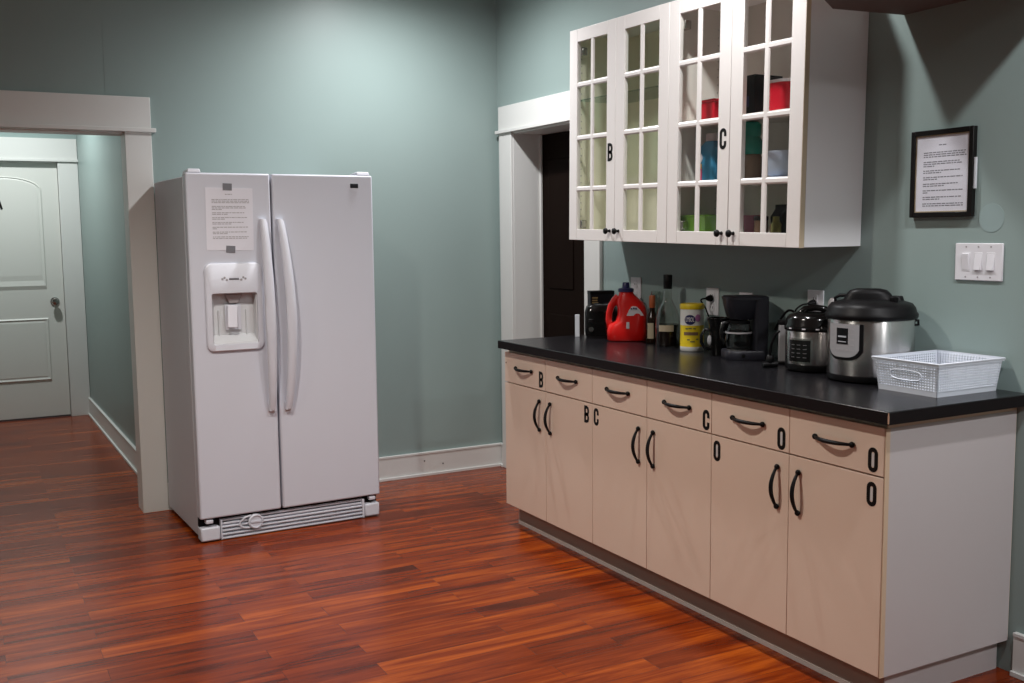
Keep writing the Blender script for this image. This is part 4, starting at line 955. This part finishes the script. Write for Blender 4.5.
m.build('bottom', M['basket'], t)
m = MB(); k = fl_
q = [(-bx-k, -by-k), (bx+k, -by-k), (bx+k, by+k), (-bx-k, by+k)]
def off(d, z): return [(x + math.copysign(d, x), yy + math.copysign(d, yy), z) for x, yy in q]
m.rings([off(-0.003, bh-0.008), off(0.001, bh-0.008), off(0.005, bh-0.003), off(0.006, bh+0.001), off(0.003, bh+0.003), off(-0.003, bh+0.002)], cap=False, close=True)
m.build('rim', M['basket'], t, smooth=50)
p = pts_[0]; m = MB(); P = []
for i in range(24):
    a = 2*PI*i/24; cx_, cz_ = math.cos(a), math.sin(a)
    P.append(p(0.5 - (math.copysign(abs(cx_)**0.6, cx_)*0.25), 0.058 + math.copysign(abs(cz_)**0.7, cz_)*0.016, -0.001))
m.tube(P, 0.0019, 8, True); m.build('handle', M['basket'], t, smooth=50)

# ------------------------------------------------------------------ lights
def spot(name, loc, power, size=2.4, blend=0.6, r=0.05, color=(1, 0.96, 0.90), aim=None):
    l = bpy.data.lights.new(name, 'SPOT'); l.energy = power; l.spot_size = size; l.spot_blend = blend; l.shadow_soft_size = r; l.color = color
    o = bpy.data.objects.new(name, l); COL.objects.link(o); o.location = loc
    return o
def point(name, loc, power, r=0.06, color=(1, 0.96, 0.90)):
    l = bpy.data.lights.new(name, 'POINT'); l.energy = power; l.shadow_soft_size = r; l.color = color
    o = bpy.data.objects.new(name, l); COL.objects.link(o); o.location = loc
    return o
LZ = H - 0.03
LIGHTS = [('downlight', (-0.83, -0.74, LZ), 152, 2.9, 1.0), ('downlight', (-0.80, -2.55, LZ), 93, 2.9, 1.0), ('downlight', (-0.80, -4.42, LZ), 88, 2.75, 0.5), ('downlight', (-0.80, -6.25, LZ), 190, 2.75, 0.5),
          ('downlight', (-2.45, -2.45, LZ), 142, 2.5, 0.7), ('downlight', (-4.1, -2.45, LZ), 70, 2.5, 0.7), ('hall_downlight', (-2.55, 2.42, LZ), 140, 2.9, 1.0)]
LCOL = [(1, 1, 1.02), (1, 1, 1), (1, 1, 1.02), (1, 1, 1.02), (1.05, 0.98, 0.90), (1, 0.96, 0.88), (0.95, 1.0, 1.0)]
for (n_, l_, p_, s_, b_), c_ in zip(LIGHTS, LCOL): spot(n_, l_, p_, s_, b_, color=c_)

wd = bpy.data.worlds.new('world'); bpy.context.scene.world = wd; wd.use_nodes = True
wd.node_tree.nodes['Background'].inputs[0].default_value = (0.05, 0.05, 0.05, 1)

# ------------------------------------------------------------------ camera
yaw, pitch, roll = 0.49798, -0.105544, -0.011212
fw = Vector((math.sin(yaw)*math.cos(pitch), math.cos(yaw)*math.cos(pitch), math.sin(pitch)))
rt = Vector((math.cos(yaw), -math.sin(yaw), 0)); up = rt.cross(fw)
rt2 = rt*math.cos(roll) + up*math.sin(roll); up2 = -rt*math.sin(roll) + up*math.cos(roll)
cam = bpy.data.cameras.new('camera'); co = bpy.data.objects.new('camera', cam); COL.objects.link(co)
R = Matrix((rt2, up2, -fw)).transposed().to_4x4()
co.matrix_world = Matrix.Translation((-2.93863, -5.5543, 1.43324)) @ R
cam.sensor_width = 36; cam.lens = 1034.4/1024*36; cam.clip_start = 0.05
sc = bpy.context.scene; sc.camera = co
vs = sc.view_settings; vs.view_transform = 'Standard'; vs.look = 'None'; vs.gamma = 1; vs.use_curve_mapping = False; vs.exposure = 0.0
